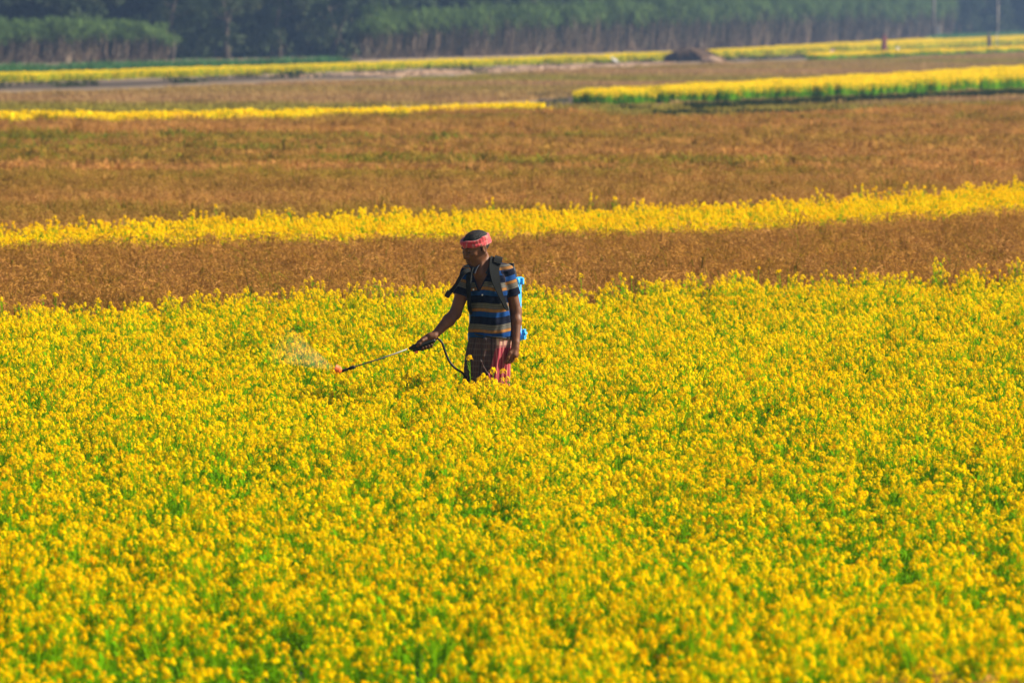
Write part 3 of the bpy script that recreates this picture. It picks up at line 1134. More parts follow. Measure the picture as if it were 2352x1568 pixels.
# ------------------------------------------------------------------ small far things
def mound(name, lab, loc, rx, ry, h, mats, rz=0):
    mb = MB()
    nu, nv = 40, 14
    n0 = 0
    ph = [random.uniform(0, 6.28) for _ in range(6)]
    for j in range(nv + 1):
        t = j / nv
        for i in range(nu):
            a = 2 * pi * i / nu
            k = 1 + .06 * sin(3 * a + ph[0]) + .04 * sin(7 * a + ph[1] + 5 * t) + .03 * sin(13 * a + ph[2] + 9 * t)
            r = k * (1 - t) ** .38 if t < 1 else 0
            r = k * math.sqrt(max(0, 1 - t ** 2.2))
            mb.v.append(Vector((cos(a) * rx * r, sin(a) * ry * r, h * t * (1 + .08 * sin(2 * a + ph[3])))))
    for j in range(nv):
        for i in range(nu):
            a, b = j * nu + i, j * nu + (i + 1) % nu
            mb.f.append((a, b, b + nu, a + nu))
            mb.m.append(0)
    for i in range(900):                      # loose straw ends
        a = random.uniform(0, 2 * pi)
        t = random.random() ** .8
        r = math.sqrt(max(0, 1 - t ** 2.2))
        c = Vector((cos(a) * rx * r, sin(a) * ry * r, h * t))
        d = (Vector((cos(a), sin(a), random.uniform(-.9, .4))) + rv(.5)).normalized() * random.uniform(.08, .28)
        s = d.cross(rv()).normalized() * .012
        mb.quad(c - s, c + s, c + d + s * .3, c + d - s * .3, 0)
    o = mb.build(name, mats)
    o.location = (loc[0], loc[1], 0)
    o.rotation_euler = (0, 0, rz)
    return tag(o, lab, None)


hp = P(1590, 141)
o = mound("haystack", "dark rounded heap of old straw in front of the cane", hp, 1.85, 1.6, .92, [M_oldstraw])
o['category'] = "haystack"
hp2 = P(1637, 144)
o = mound("straw_heap", "low pale heap of fresh straw leaning on the dark stack's right side", hp2, .75, .9, .42, [M_straw])
o['category'] = "straw heap"

# straw strewn over the bare soil
mb = MB()
for (xa, xb, ya, yb, n) in ((905, 1010, 168, 176, 70), (1000, 1200, 163, 170, 60), (1190, 1330, 157, 164, 60), (1330, 1540, 150, 155, 110), (1200, 1330, 153, 158, 30), (640, 900, 172, 178, 20)):
    for i in range(n):
        x = random.uniform(xa, xb)
        yc = ya + (yb - ya) * (1 - (x - xa) / (xb - xa))
        p = P(x, yc + random.gauss(0, 1.3))
        c = Vector((p[0], p[1], .03))
        w = random.uniform(.3, .9)
        for k in range(14):
            q = c + Vector((random.gauss(0, w * .5), random.gauss(0, w * .9), abs(random.gauss(0, .05))))
            an = random.uniform(0, pi)
            u = Vector((cos(an), sin(an), random.uniform(-.15, .3))) * random.uniform(.12, .3)
            v = Vector((-sin(an), cos(an), random.uniform(0, .8))) * .03
            mb.quad(q - u - v, q + u - v, q + u + v, q - u + v, 0)
tag(mb.build("straw", [M_straw]), "pale straw strewn in drifts on the bare grey soil", "straw", None, 'stuff')

M_cloth_red = simple("red_cloth", (0.20, 0.028, 0.035), 0.85, .25, 6)
M_cloth_dark = simple("dark_cloth", (0.05, 0.03, 0.035), 0.85, .25, 6)
M_cloth_pink = simple("pale_pink_cloth", (0.6, 0.38, 0.36), 0.85, .2, 6)
M_white = simple("white_cloth", (0.75, 0.72, 0.68), 0.8, .1, 8)
M_skin2 = simple("dark_skin", (0.16, 0.08, 0.05), 0.6, .15, 9)
M_hair2 = simple("black_hair", (0.015, 0.012, 0.012), 0.6, .2, 9)


def far_person(loc, lab, cat_cloth, mat, stoop=0.0, crouch=False, rz=0.0, wrap=True, hgt=1.58):
    root = empty("person", (loc[0], loc[1], 0), rz)
    k = hgt / 1.6
    v = Vol((-.5, -.6, -.02), (.5, .6, 1.75), .016)
    if not crouch:
        hipz, sh, hd = .86 * k, 1.30 * k, 1.50 * k
        yb = -stoop
        v.chain([(-.09, 0, .03), (-.09, -.03, .45 * k), (-.08, 0, hipz)], [.045, .055, .085])
        v.chain([(.1, -.05, .03), (.09, -.06, .45 * k), (.08, 0, hipz)], [.045, .055, .085])
        v.cap((-.09, 0, .03), (-.09, -.14, .03), .04, .03)
        v.cap((.1, -.05, .03), (.1, -.2, .03), .04, .03)
        v.chain([(0, 0, hipz), (0, yb * .5, 1.08 * k), (0, yb, 1.24 * k)], [.14, .12, .13], .06)
        v.cap((-.13, yb, sh), (.13, yb, sh), .055, .055, .05)
        v.cap((0, yb, sh), (0, yb - .02, hd), .05, .05, .03)
        v.ell((0, yb - .03, hd + .02), (.075, .095, .115), None, .02)
        for s in (-1, 1):
            v.chain([(s * .17, yb, sh), (s * .22, yb - .05, 1.03 * k), (s * .17, yb - .22, .85 * k)], [.045, .036, .028])
            v.cap((s * .17, yb - .22, .85 * k), (s * .16, yb - .29, .80 * k), .03, .022)
    else:
        v.chain([(-.1, -.1, .03), (-.12, -.25, .36), (-.08, .08, .2)], [.045, .06, .09])
        v.chain([(.1, -.1, .03), (.12, -.25, .36), (.08, .08, .2)], [.045, .06, .09])
        v.chain([(0, .08, .2), (0, -.02, .38), (0, -.12, .50)], [.14, .12, .12], .06)
        v.cap((0, -.12, .5), (0, -.2, .62), .05, .05, .03)
        v.ell((0, -.23, .66), (.075, .095, .11), None, .02)
        hd = .64
        yb = -.2
        for s in (-1, 1):
            v.chain([(s * .15, -.12, .5), (s * .2, -.3, .33), (s * .12, -.42, .2)], [.045, .036, .028])
    vol_object(v, "body", [M_skin2], root)
    g = Vol((-.5, -.6, 0), (.5, .6, 1.75), .016)
    if not crouch:
        g.loft([(.12, 0, -.03, .24, .20), (.5, 0, -.03, .23, .19), (.86 * k, 0, 0, .215, .17), (1.05 * k, 0, yb * .5, .19, .15), (1.22 * k, 0, yb, .20, .15), (1.36 * k, 0, yb, .10, .09)],
               mod=lambda a, z: .012 * np.sin(9 * a + 3 * z))
        if wrap:
            g.ell((0, yb - .02, hd + .04), (.095, .115, .125), None, .03)
            g.cap((0, yb + .02, hd - .02), (0, yb + .05, 1.2 * k), .08, .12, .04)
            g.ell((0, yb - .13, hd - .005), (.055, .07, .09), None, .01, 'sub')
        for s in (-1, 1):
            g.cap((s * .17, yb, 1.3 * k), (s * .21, yb - .03, 1.1 * k), .062, .06, .03)
    else:
        g.chain([(0, .1, .2), (0, -.02, .4), (0, -.12, .52)], [.17, .15, .13], .05)
        for s in (-1, 1):
            g.cap((s * .12, -.25, .36), (s * .08, .05, .22), .08, .11, .03)
    vol_object(g, cat_cloth, [mat], root)
    if not wrap or crouch:
        h = Vol((-.3, -.5, .3), (.3, .3, 1.75), .014)
        h.ell((0, yb - .01, hd + .06), (.085, .105, .09), None)
        vol_object(h, "hair", [M_hair2], root)
    return tag(root, lab, "person")


far_person(P(2030, 122), "person in a long red wrap standing beyond the far yellow strip", "red_wrap", M_cloth_red, .05, False, .5)
far_person(P(2271, 111), "person in dark clothes standing near the right edge of the fields", "dark_clothes", M_cloth_dark, .0, False, 1.1, False)
far_person(P(1908, 135), "person in pale pink crouching low on the brown field", "pink_cloth", M_cloth_pink, 0, True, 2.2)

# white bird
bp_ = P(1411, 152)
root = empty("egret", (bp_[0], bp_[1], 0), .3)
v = Vol((-.5, -.2, 0), (.5, .2, .85), .008)
v.chain([(.2, 0, .26), (0, 0, .36), (-.12, 0, .44)], [.045, .095, .07], .04)
v.chain([(-.12, 0, .44), (-.17, 0, .53), (-.16, 0, .60), (-.2, 0, .64)], [.05, .026, .022, .028], .02)
v.cap((.2, 0, .26), (.30, 0, .18), .04, .018, .02)
vol_object(v, "body", [M_white], root)
mb = MB()
mb.tube([(-.21, 0, .64), (-.31, 0, .61)], [.014, .003], 6)
mb.build("beak", [simple("beak", (.5, .28, .05), .5)], root)
M_leg = simple("bird_leg", (.06, .06, .04), .6)
for s in (-1, 1):
    mb = MB()
    mb.tube([(0, s * .03, .3), (.02, s * .03, .16), (0, s * .03, .0)], [.012, .008, .007], 6)
    mb.build("leg", [M_leg], root)
tag(root, "small white bird standing on the strewn straw left of the dark haystack", "bird")

sp_ = P(2061, 121)
v = Vol((-.35, -.35, -.02), (.35, .35, .6), .015)
v.ell((0, 0, .18), (.23, .2, .2))
v.chain([(.02, 0, .34), (.03, 0, .42)], [.05, .075], .06)
o, _ = vol_object(v, "sack", [M_white])
o.location = (sp_[0], sp_[1], 0)
tag(o, "small white tied sack on the ground beside the person in red", "sack")

M_wood = simple("weathered_pole", (0.42, 0.34, 0.27), .85, .2, 4)
M_dpole = simple("dark_pole", (0.13, 0.11, 0.10), .85, .2, 4)
M_conc = simple("pale_post", (0.5, 0.46, 0.4), .85, .15, 4)
a = P(2296, 92)
mb = MB(); mb.tube([(0, 0, 0), (.03, 0, 3), (0, 0, 6.5)], [.13, .11, .09], 9)
o = mb.build("utility_pole", [M_wood], None, True); o.location = (a[0], a[1] + 3, 0)
tag(o, "tall pale upright pole near the right edge", "pole")
a = P(2141, 102)
mb = MB(); mb.tube([(0, 0, 0), (-.02, 0, 3), (.03, 0, 6)], [.19, .17, .15], 9)
o = mb.build("wooden_pole", [M_dpole], None, True); o.location = (a[0], a[1] - 2, 0)
tag(o, "tall dark pole against the right part of the cane", "pole")
a = P(2151, 98.5)
mb = MB(); mb.box((0, 0, 1.0), (.5, .5, 2.0), None, 0, .03); mb.box((0, 0, 2.04), (.6, .6, .08), None, 0, .02)
o = mb.build("gate_pillar", [M_conc]); o.location = (a[0], a[1] - 3, 0)
tag(o, "short thick pale pillar at the foot of the dark pole", "pillar")
a = P(2291, 111)
mb = MB(); mb.tube([(0, 0, 0), (-.06, 0, 1.5)], [.05, .04], 7)
o = mb.build("stake", [M_conc], None, True); o.location = (a[0], a[1], 0)
tag(o, "thin pale stake just right of the person in dark clothes", "stake")

# ------------------------------------------------------------------ the man spraying
MAN = Vector((MX, MY, 0))


def zc(z, y):
    """Height that keeps a point at the same picture row when moved by y from the man's plane."""
    return CAMH - (CAMH - z) * (MY + y) / MY


def skin_mat():
    m, nt, b = nodemat("skin")
    c = noise_ramp(nt, [(0.35, (0.105, 0.036, 0.014)), (0.65, (0.165, 0.060, 0.023))], 14, 4, 'obj')
    at = nt.nodes.new("ShaderNodeAttribute")
    at.attribute_name = "tone"
    c = mixcol(nt, c, (0.10, 0.035, 0.028), at.outputs["Fac"])
    nt.links.new(c, b.inputs["Base Color"])
    b.inputs["Roughness"].default_value = 0.55
    b.inputs["Specular IOR Level"].default_value = 0.3
    b.inputs["Subsurface Weight"].default_value = 0.08
    b.inputs["Subsurface Radius"].default_value = (0.012, 0.005, 0.003)
    n = nt.nodes.new("ShaderNodeTexNoise")
    n.inputs["Scale"].default_value = 180
    nt.links.new(nt.nodes.new("ShaderNodeTexCoord").outputs["Object"], n.inputs["Vector"])
    bp = nt.nodes.new("ShaderNodeBump")
    bp.inputs["Strength"].default_value = .25
    bp.inputs["Distance"].default_value = .002
    nt.links.new(n.outputs[0], bp.inputs["Height"])
    nt.links.new(bp.outputs[0], b.inputs["Normal"])
    return m


M_skin = skin_mat()
YAW = R(-16)         # torso turned towards the camera's left
man = empty("person", MAN)
tag(man, "man in striped polo shirt and checked lungi with a red headscarf, spraying the crop", "person")

# head frame: face direction, subject's left, up
TH, PT = R(50), R(17)
Fh = Vector((-sin(TH), -cos(TH), 0))
Sd = Vector((cos(TH), -sin(TH), 0))
Fd = (Fh * cos(PT) + Vector((0, 0, -sin(PT)))).normalized()
Ud = Sd.cross(Fd)
if Ud.z < 0:
    Ud = -Ud
HO = Vector((-.113, -.01, 1.540))
HM = [tuple(Fd), tuple(Sd), tuple(Ud)]


def H(f, s, u):
    return HO + Fd * f + Sd * s + Ud * u


SHL, ELL, WRL = Vector((.092, .01, 1.375)), Vector((.163, .02, 1.115)), Vector((.160, -.06, .905))
SHR, ELR, WRR = Vector((-.155, -.02, 1.372)), Vector((-.247, -.06, 1.105)), Vector((-.392, -.185, .958))

torso_tab = [(.90, -.008, .0, .132, .092), (.98, -.010, .0, .134, .092), (1.05, -.012, .0, .132, .094), (1.12, -.016, .0, .124, .092),
             (1.20, -.022, .0, .127, .098), (1.28, -.026, .005, .134, .104), (1.34, -.028, .01, .132, .100),
             (1.385, -.030, .015, .112, .080), (1.42, -.032, .02, .075, .062), (1.45, -.036, .02, .055, .052)]

hb = .0036
body = Vol((-.56, -.36, -.01), (.26, .22, 1.70), hb)
body.loft(torso_tab, YAW, -.012, .02)
body.cap(SHL + Vector((-.05, 0, .01)), SHR + Vector((.05, 0, .01)), .046, .046, .04)
body.ell((-.015, 0, .90), (.115, .078, .09), None, .03)
# legs
for s, fy in ((-1, -.10), (1, .08)):
    body.chain([(s * .055 - .01, 0, .88), (s * .065 - .02, fy * .3 - .02, .48), (s * .075 - .03, fy, .09)], [.068, .050, .036], .03)
    body.cap((s * .075 - .03, fy + .02, .04), (s * .075 - .07, fy - .15, .03), .034, .028, .02)
# neck
body.cap((-.040, .015, 1.40), H(-.025, 0, -.05), .057, .053, .02)
body.cap((-.075, -.055, 1.37), H(.0, .045, -.055), .018, .016, .02)      # neck muscle
# arms
for (a, b, c), ra in (((SHL, ELL, WRL), (.050, .042, .037, .027)), ((SHR, ELR, WRR), (.050, .043, .039, .027))):
    m1 = a.lerp(b, .45)
    body.chain([a, m1, b], [ra[0], ra[1] + .004, ra[2]], .02)
    m2 = b.lerp(c, .3)
    body.chain([b, m2, c], [ra[2], ra[2] + .002, ra[3] - .002], .015)

# head
body.ell(H(-.018, 0, .035), (.096, .074, .083), HM, .02)
body.ell(H(.015, 0, -.01), (.073, .068, .075), HM, .02)
body.ell(H(.032, 0, -.055), (.054, .055, .052), HM, .02)
body.cap(H(.055, -.014, -.096), H(.055, .014, -.096), .023, .023, .015)    # chin
for s in (-1, 1):
    body.cap(H(.04, s * .028, -.088), H(-.02, s * .058, -.042), .020, .020, .015)   # jaw
    body.ell(H(.055, s * .040, -.020), (.020, .020, .016), HM, .015)                # cheekbone
    body.cap(H(.078, s * .012, .030), H(.068, s * .045, .028), .010, .009, .012)    # brow ridge
    body.ell(H(.084, s * .030, .004), (.014, .017, .011), HM, .010, 'sub')          # eye socket
    body.ell(H(.072, s * .030, .004), (.013, .0145, .0115), HM, .004)               # lidded eye
    body.ell(H(.090, s * .0155, -.034), (.011, .0105, .009), HM, .006)              # nostril wing
    e0 = H(-.008, s * .071, -.002)                                                  # ear
    ear_ax = [tuple(Fd), tuple((Sd * s * .9 - Fd * .45).normalized()), tuple(Ud)]
    body.ell(e0 + Sd * s * .010 - Fd * .006, (.019, .007, .032), [tuple(Fd), tuple(Sd), tuple(Ud)], .006)
    body.ell(e0 + Sd * s * .018 - Fd * .004, (.011, .006, .020), [tuple(Fd), tuple(Sd), tuple(Ud)], .005, 'sub')
body.chain([H(.086, 0, .016), H(.097, 0, -.012), H(.101, 0, -.031)], [.009, .010, .0125], .012)   # nose
body.cap(H(.086, 0, -.046), H(.083, 0, -.056), .008, .008, .01)                                 # upper lip base
body.cap(H(.082, -.017, -.0615), H(.082, .017, -.0615), .0065, .0065, .006)
body.cap(H(.088, -.008, -.060), H(.088, .008, -.060), .006, .006, .006)
body.cap(H(.080, -.015, -.0745), H(.080, .015, -.0745), .0075, .0075, .006)
body.cap(H(.094, -.020, -.0675), H(.094, .020, -.0675), .0022, .0022, .003, 'sub')

HANDLE_A = Vector((-.385, -.195, zc(.920, -.195)))
HANDLE_B = Vector((-.560, -.240, zc(.862, -.240)))
hd_ = (HANDLE_B - HANDLE_A).normalized()
hup = (Vector((0, 0, 1)) - hd_ * hd_.z).normalized()
hout = hd_.cross(hup).normalized()
if hout.y > 0:
    hout = -hout                     # towards the camera
grip = HANDLE_A.lerp(HANDLE_B, .30)


# right hand closed on the handle: back of the hand above and behind, fingers wrap under to the camera side
def G(t, o, u):
    return grip + hd_ * t + hout * o + hup * u


body.chain([WRR, G(-.035, -.012, .030), G(.012, -.014, .022)], [.0245, .026, .024], .015)
body.chain([G(-.03, -.016, .018), G(.045, -.020, .014)], [.020, .019], .012)
for i in range(4):
    t = -.028 + .0225 * i
    r = (.0088, .0095, .0095, .0088)[i]
    pts = [G(t, -.022, .018), G(t + .004, -.031, -.006), G(t + .005, -.020, -.028), G(t + .004, .004, -.034 - .002 * (i % 2)), G(t + .001, .022, -.022)]
    body.chain(pts, [r * 1.1, r, r * .95, r * .9, r * .78], .004)
body.chain([G(.0, .004, .028), G(.030, .019, .026), G(.056, .024, .012), G(.074, .020, .002)], [.0145, .0118, .0105, .0085], .006)   # thumb

# left hand hanging, slightly curled
kn = Vector((.150, -.085, .826))
body.chain([WRL, Vector((.157, -.068, .875)), kn], [.0235, .024, .024], .015)
for i in range(4):
    q = Vector((.170 - .0175 * i, -.062 - .013 * i, .826 + .002 * i))
    body.chain([Vector((.158, -.068, .880)), q], [.014, .0125], .012)
    L = (.052, .064, .070, .064)[i]
    dx = -.30 - .10 * (3 - i) * .25
    d1 = Vector((-.22, -.18, -1)).normalized()
    d2 = Vector((-.55, -.10, -.85)).normalized()
    d3 = Vector((-.85, .10, -.50)).normalized()
    a = q
    b = a + d1 * L * .48
    c = b + d2 * L * .34
    e = c + d3 * L * .26
    r = (.0078, .0086, .0090, .0086)[i]
    body.chain([a, b, c, e], [r * 1.12, r, r * .92, r * .78], .004)
body.chain([Vector((.146, -.078, .868)), Vector((.122, -.100, .840)), Vector((.108, -.108, .812)), Vector((.102, -.108, .788))], [.0140, .0115, .0100, .0080], .007)  # thumb

bo, BV = vol_object(body, "body", [M_skin], man)
loc = np.stack([(BV - np.array(HO)) @ np.array(x) for x in (Fd, Sd, Ud)], 1)
tone = np.exp(-(((loc[:, 0] - .088) / .012) ** 2 + (loc[:, 1] / .020) ** 2 + ((loc[:, 2] + .067) / .010) ** 2))
tone += .5 * np.exp(-(((loc[:, 0] - .075) / .02) ** 2 + ((np.abs(loc[:, 1]) - .030) / .018) ** 2 + ((loc[:, 2] - .004) / .010) ** 2))
set_attr(bo, "tone", np.clip(tone, 0, 1))

# hair, brows, moustache
M_hair = simple("hair", (0.010, 0.008, 0.008), 0.6, .5, 60, spec=.25, bump=.8)
hv = Vol(tuple(HO - Vector((.16, .16, .12))), tuple(HO + Vector((.16, .16, .17))), .0028)
hv.ell(H(-.020, 0, .034), (.101, .079, .080), HM, .01)
hv.ell(H(-.025, 0, .060), (.074, .062, .048), HM, .03)


def hair_cut(X, Y, Z):
    f = (X - HO.x) * Fd.x + (Y - HO.y) * Fd.y + (Z - HO.z) * Fd.z
    u = (X - HO.x) * Ud.x + (Y - HO.y) * Ud.y + (Z - HO.z) * Ud.z
    return np.where(f > -.02, u - (.058 + .15 * np.maximum(f, 0) ** 1), u + .03 + .2 * 0 * f) * .8


hv.op(hair_cut, tuple(HO - Vector((.16, .16, .16))), tuple(HO + Vector((.16, .16, .2))), .004, 'sub')
sl, X, Y, Z = hv.region(hv.lo, hv.lo + hv.h * hv.n)
hv.a[sl] += (.0016 * np.sin(330 * X + 190 * Y + 3 * np.sin(90 * Z)) * np.sin(360 * Z + 220 * Y + 2 * np.sin(70 * X)) + .0012 * rng.standard_normal(X.shape)).astype(np.float32)
for s in (-1, 1):
    hv.cap(H(.004, s * .071, .02), H(.004, s * .068, -.012), .007, .005, .004)     # sideburn
    hv.chain([H(.090, s * .012, .026), H(.086, s * .030, .031), H(.070, s * .049, .026)], [.0042, .0045, .0030], .003)
hv.chain([H(.090, .003, -.0535), H(.086, .014, -.055), H(.078, .026, -.064)], [.0032, .0036, .0022], .003)
hv.chain([H(.090, -.003, -.0535), H(.086, -.014, -.055), H(.078, -.026, -.064)], [.0032, .0036, .0022], .003)
vol_object(hv, "hair", [M_hair], man)
for s in (-1, 1):                                  # lowered lids leave a dark line of eye
    ev = Vol(tuple(H(.08, s * .030, 0) - Vector((.03, .03, .03))), tuple(H(.08, s * .030, 0) + Vector((.03, .03, .03))), .0012)
    ev.chain([H(.0835, s * .019, -.001), H(.0865, s * .030, -.003), H(.0815, s * .041, -.001)], [.0016, .0030, .0014], .002)
    vol_object(ev, "eye", [simple("eye_dark", (.012, .01, .01), .2)], man)


# headscarf
def scarf_mat():
    m, nt, b = nodemat("scarf_cloth")
    w = nt.nodes.new("ShaderNodeTexNoise")
    w.inputs["Scale"].default_value = 48
    w.inputs["Detail"].default_value = 2
    tc = nt.nodes.new("ShaderNodeTexCoord").outputs["Object"]
    mp = nt.nodes.new("ShaderNodeMapping")
    mp.inputs["Rotation"].default_value = (0, .5, 0)
    mp.inputs["Scale"].default_value = (1, 1, .55)
    nt.links.new(tc, mp.inputs[0])
    nt.links.new(mp.outputs[0], w.inputs["Vector"])
    r = nt.nodes.new("ShaderNodeValToRGB")
    r.color_ramp.elements[0].position = .50
    r.color_ramp.elements[0].color = (0.47, .018, .032, 1)
    r.color_ramp.elements[1].position = .66
    r.color_ramp.elements[1].color = (.36, .13, .11, 1)
    nt.links.new(w.outputs[0], r.inputs[0])
    nt.links.new(r.outputs[0], b.inputs["Base Color"])
    b.inputs["Roughness"].default_value = .85
    b.inputs["Sheen Weight"].default_value = .3
    return m


M_scarf = scarf_mat()
sv = Vol(tuple(HO - Vector((.18, .18, .10))), tuple(HO + Vector((.18, .18, .16))), .0026)
ring = []
for j, (uo, rr, tw) in enumerate(((.026, .0110, 0.0), (.038, .0115, .9), (.049, .0120, 2.0), (.059, .0110, 3.3), (.069, .0095, 4.1))):
    pts = []
    for i in range(29):
        a = 2 * pi * i / 28
        f, s_ = cos(a) * (.096 + .003 * sin(3 * a + tw)) - .018, sin(a) * (.076 + .003 * sin(2 * a + tw))
        u = uo + .010 * cos(a + tw * .4) * (1 if f > 0 else .4) + .002 * sin(5 * a + tw * 3)
        pts.append(H(f * 1.035, s_ * 1.035, u - .004 * (1 - cos(a)) + .007 * sin(a * (1 + j % 2) + 1.5 * j)))
    for i in range(28):
        a = 2 * pi * i / 28
        sv.cap(pts[i], pts[i + 1], rr * (1 + .10 * sin(3 * a + tw * 2)), rr * (1 + .10 * sin(3 * (a + .2244) + tw * 2)), .0035)
# knot and upturned end at the back
kx = Vector((-.036, .02, 1.585))
sv.ell(kx, (.022, .022, .021), None, .006)
sv.chain([kx, kx + Vector((.004, .004, .025)), kx + Vector((.012, 0, .046))], [.016, .014, .006], .006)
sv.chain([kx, kx + Vector((.010, -.004, .014)), kx + Vector((.020, -.006, .012))], [.014, .012, .008], .005)
sv.chain([kx, kx + Vector((-.03, -.02, -.006)), kx + Vector((-.06, -.045, .002))], [.014, .012, .010], .005)
so, _ = vol_object(sv, "headscarf", [M_scarf], man)


# shirt
def shirt_mat():
    m, nt, b = nodemat("striped_shirt")
    at = nt.nodes.new("ShaderNodeAttribute")
    at.attribute_name = "band"
    r = nt.nodes.new("ShaderNodeValToRGB")
    r.color_ramp.interpolation = 'CONSTANT'
    grey, dk, ochre, blue, navy = (.115, .105, .085), (.03, .032, .042), (.25, .115, .035), (.008, .045, .17), (.004, .006, .016)
    stops = [(0, navy), (.02, grey), (.075, dk), (.095, grey), (.15, dk), (.17, grey), (.25, dk), (.27, ochre), (.415, navy), (.43, blue), (.66, navy)]
    el = r.color_ramp.elements
    while len(el) < len(stops):
        el.new(.5)
    for e, (p, c) in zip(el, stops):
        e.position = p
        e.color = (*c, 1)
    nt.links.new(at.outputs["Fac"], r.inputs[0])
    at2 = nt.nodes.new("ShaderNodeAttribute")
    at2.attribute_name = "trim"
    c = mixcol(nt, r.outputs[0], (.012, .014, .03), at2.outputs["Fac"])
    n = nt.nodes.new("ShaderNodeTexNoise")
    n.inputs["Scale"].default_value = 70
    nt.links.new(nt.nodes.new("ShaderNodeTexCoord").outputs["Object"], n.inputs["Vector"])
    mr = nt.nodes.new("ShaderNodeMapRange")
    mr.inputs[3].default_value = .8
    mr.inputs[4].default_value = 1.2
    nt.links.new(n.outputs[0], mr.inputs[0])
    hs = nt.nodes.new("ShaderNodeHueSaturation")
    nt.links.new(c, hs.inputs["Color"])
    nt.links.new(mr.outputs[0], hs.inputs["Value"])
    nt.links.new(hs.outputs[0], b.inputs["Base Color"])
    b.inputs["Roughness"].default_value = .9
    b.inputs["Specular IOR Level"].default_value = .08
    return m


sh = Vol((-.30, -.20, .90), (.26, .20, 1.50), .0034)
sh_tab = [(.940, -.006, .0, .152, .118), (.985, -.008, .0, .152, .116), (1.05, -.010, .0, .140, .108), (1.12, -.014, .0, .131, .104), (1.20, -.021, .0, .133, .110),
          (1.28, -.026, .005, .140, .114), (1.34, -.028, .01, .138, .108), (1.385, -.030, .015, .122, .090), (1.42, -.032, .02, .086, .072), (1.455, -.036, .02, .066, .064)]
sh.loft(sh_tab, YAW, .0, .02, mod=lambda a, z: .0035 * np.sin(6 * a + 22 * z) * np.clip((1.2 - z) * 5, .2, 1) + .0025 * np.sin(14 * a - 30 * z))
SEL, SER = SHL.lerp(ELL, .60), SHR.lerp(ELR, .56)
sh.cap(SHL + Vector((-.055, 0, .022)), SHL + Vector((.0, 0, .004)), .050, .058, .03)
sh.cap(SHR + Vector((.05, 0, .022)), SHR + Vector((.0, 0, .004)), .050, .056, .03)
sh.cap(SHL, SEL, .058, .062, .018, flat=True)
sh.cap(SHR, SER, .056, .061, .018, flat=True)
# hollow sleeve mouths
sh.cap(SEL - (SEL - SHL).normalized() * .012, SEL + (SEL - SHL).normalized() * .05, .050, .054, .004, 'sub')
sh.cap(SER - (SER - SHR).normalized() * .012, SER + (SER - SHR).normalized() * .05, .049, .053, .004, 'sub')
sl, X, Y, Z = sh.region(sh.lo, sh.lo + sh.h * sh.n)
fold = .0030 * np.sin(60 * (X * .9 + Z * .7) + 5 * np.sin(9 * Z + 6 * X)) + .0022 * np.sin(95 * (Z * .9 - X * .5) + 4 * np.sin(12 * X + 7 * Y))
sh.a[sl] += (fold * np.clip(1.35 - np.abs(X + .02) * 9, .0, 1)).astype(np.float32)
VX = -.088


def vneck(X, Y, Z):
    half = np.clip((Z - 1.262) * .44, 0, .058) + np.clip((Z - 1.40) * .5, 0, .03)
    cxv = VX + (Z - 1.262) * .09
    d = np.abs(X - cxv) - half
    d = np.maximum(d, (Y - .0))
    return np.maximum(d, 1.262 - Z)


sh.op(vneck, (-.2, -.25, 1.25), (.05, .05, 1.5), .003, 'sub')
sh.cap((-.040, .012, 1.40), (-.055, .005, 1.50), .056, .062, .004, 'sub')
sho, SV = vol_object(sh, "shirt", [shirt_mat()], man)
P0 = 1.320
sag = .014 * np.exp(-((SV[:, 0] + .03) / .07) ** 2) * (SV[:, 1] < 0) * np.clip((1.3 - SV[:, 2]) * 4, 0, 1)
zt = SV[:, 2] + sag + .006 * np.sin(SV[:, 0] * 30)


def seg_t(V, a, b):
    a, b = np.array(a), np.array(b)
    ab = b - a
    L = np.linalg.norm(ab)
    t = (V - a) @ ab / L
    r = np.linalg.norm(V - a - np.outer(t / L, ab), axis=1)
    return t, r


tl, rl = seg_t(SV, SHL, SEL)
tr_, rr_ = seg_t(SV, SHR, SER)
band_ = (P0 - zt) / .139
bl = ((SEL - SHL).length - tl) / .139 + .66
br = ((SER - SHR).length - tr_) / .139 + .66
isl = (rl < .072) & (tl > -.02) & (SV[:, 0] > .068 + .25 * (1.37 - SV[:, 2]) * .4)
isr = (rr_ < .070) & (tr_ > -.02) & (SV[:, 0] < -.150 - .25 * (1.37 - SV[:, 2]) * .4)
bb = np.where(isl, bl, np.where(isr, br, band_))
# split the mesh where bands are interpolated wrongly is avoided by keeping the value unwrapped and taking its fraction in the material
set_attr(sho, "band", bb)
trim = np.zeros(len(SV))
half = np.clip((SV[:, 2] - 1.262) * .44, 0, .058) + np.clip((SV[:, 2] - 1.40) * .5, 0, .03)
cxv = VX + (SV[:, 2] - 1.262) * .09
edge = np.abs(np.abs(SV[:, 0] - cxv) - half)
trim = np.where((edge < .009) & (SV[:, 1] < .02) & (SV[:, 2] > 1.255), 1, trim)
trim = np.where((np.abs(tl - (SEL - SHL).length) < .012) & isl, 1, trim)
trim = np.where((np.abs(tr_ - (SER - SHR).length) < .012) & isr, 1, trim)
trim = np.where(SV[:, 2] > 1.435, 1, trim)
seam = np.abs(SV[:, 0] - (.068 + .10 * (1.37 - SV[:, 2]))) < .0055
trim = np.where(seam & (rl < .078) & (tl > -.03), 1, trim)
set_attr(sho, "trim", trim)
sm = sho.data.materials[0].node_tree
fr = sm.nodes.new("ShaderNodeMath")
fr.operation = 'FLOORED_MODULO'
fr.inputs[1].default_value = 1.0
ramp = next(n for n in sm.nodes if n.bl_idname == 'ShaderNodeValToRGB')
src = ramp.inputs[0].links[0].from_socket
sm.links.new(src, fr.inputs[0])
sm.links.new(fr.outputs[0], ramp.inputs[0])

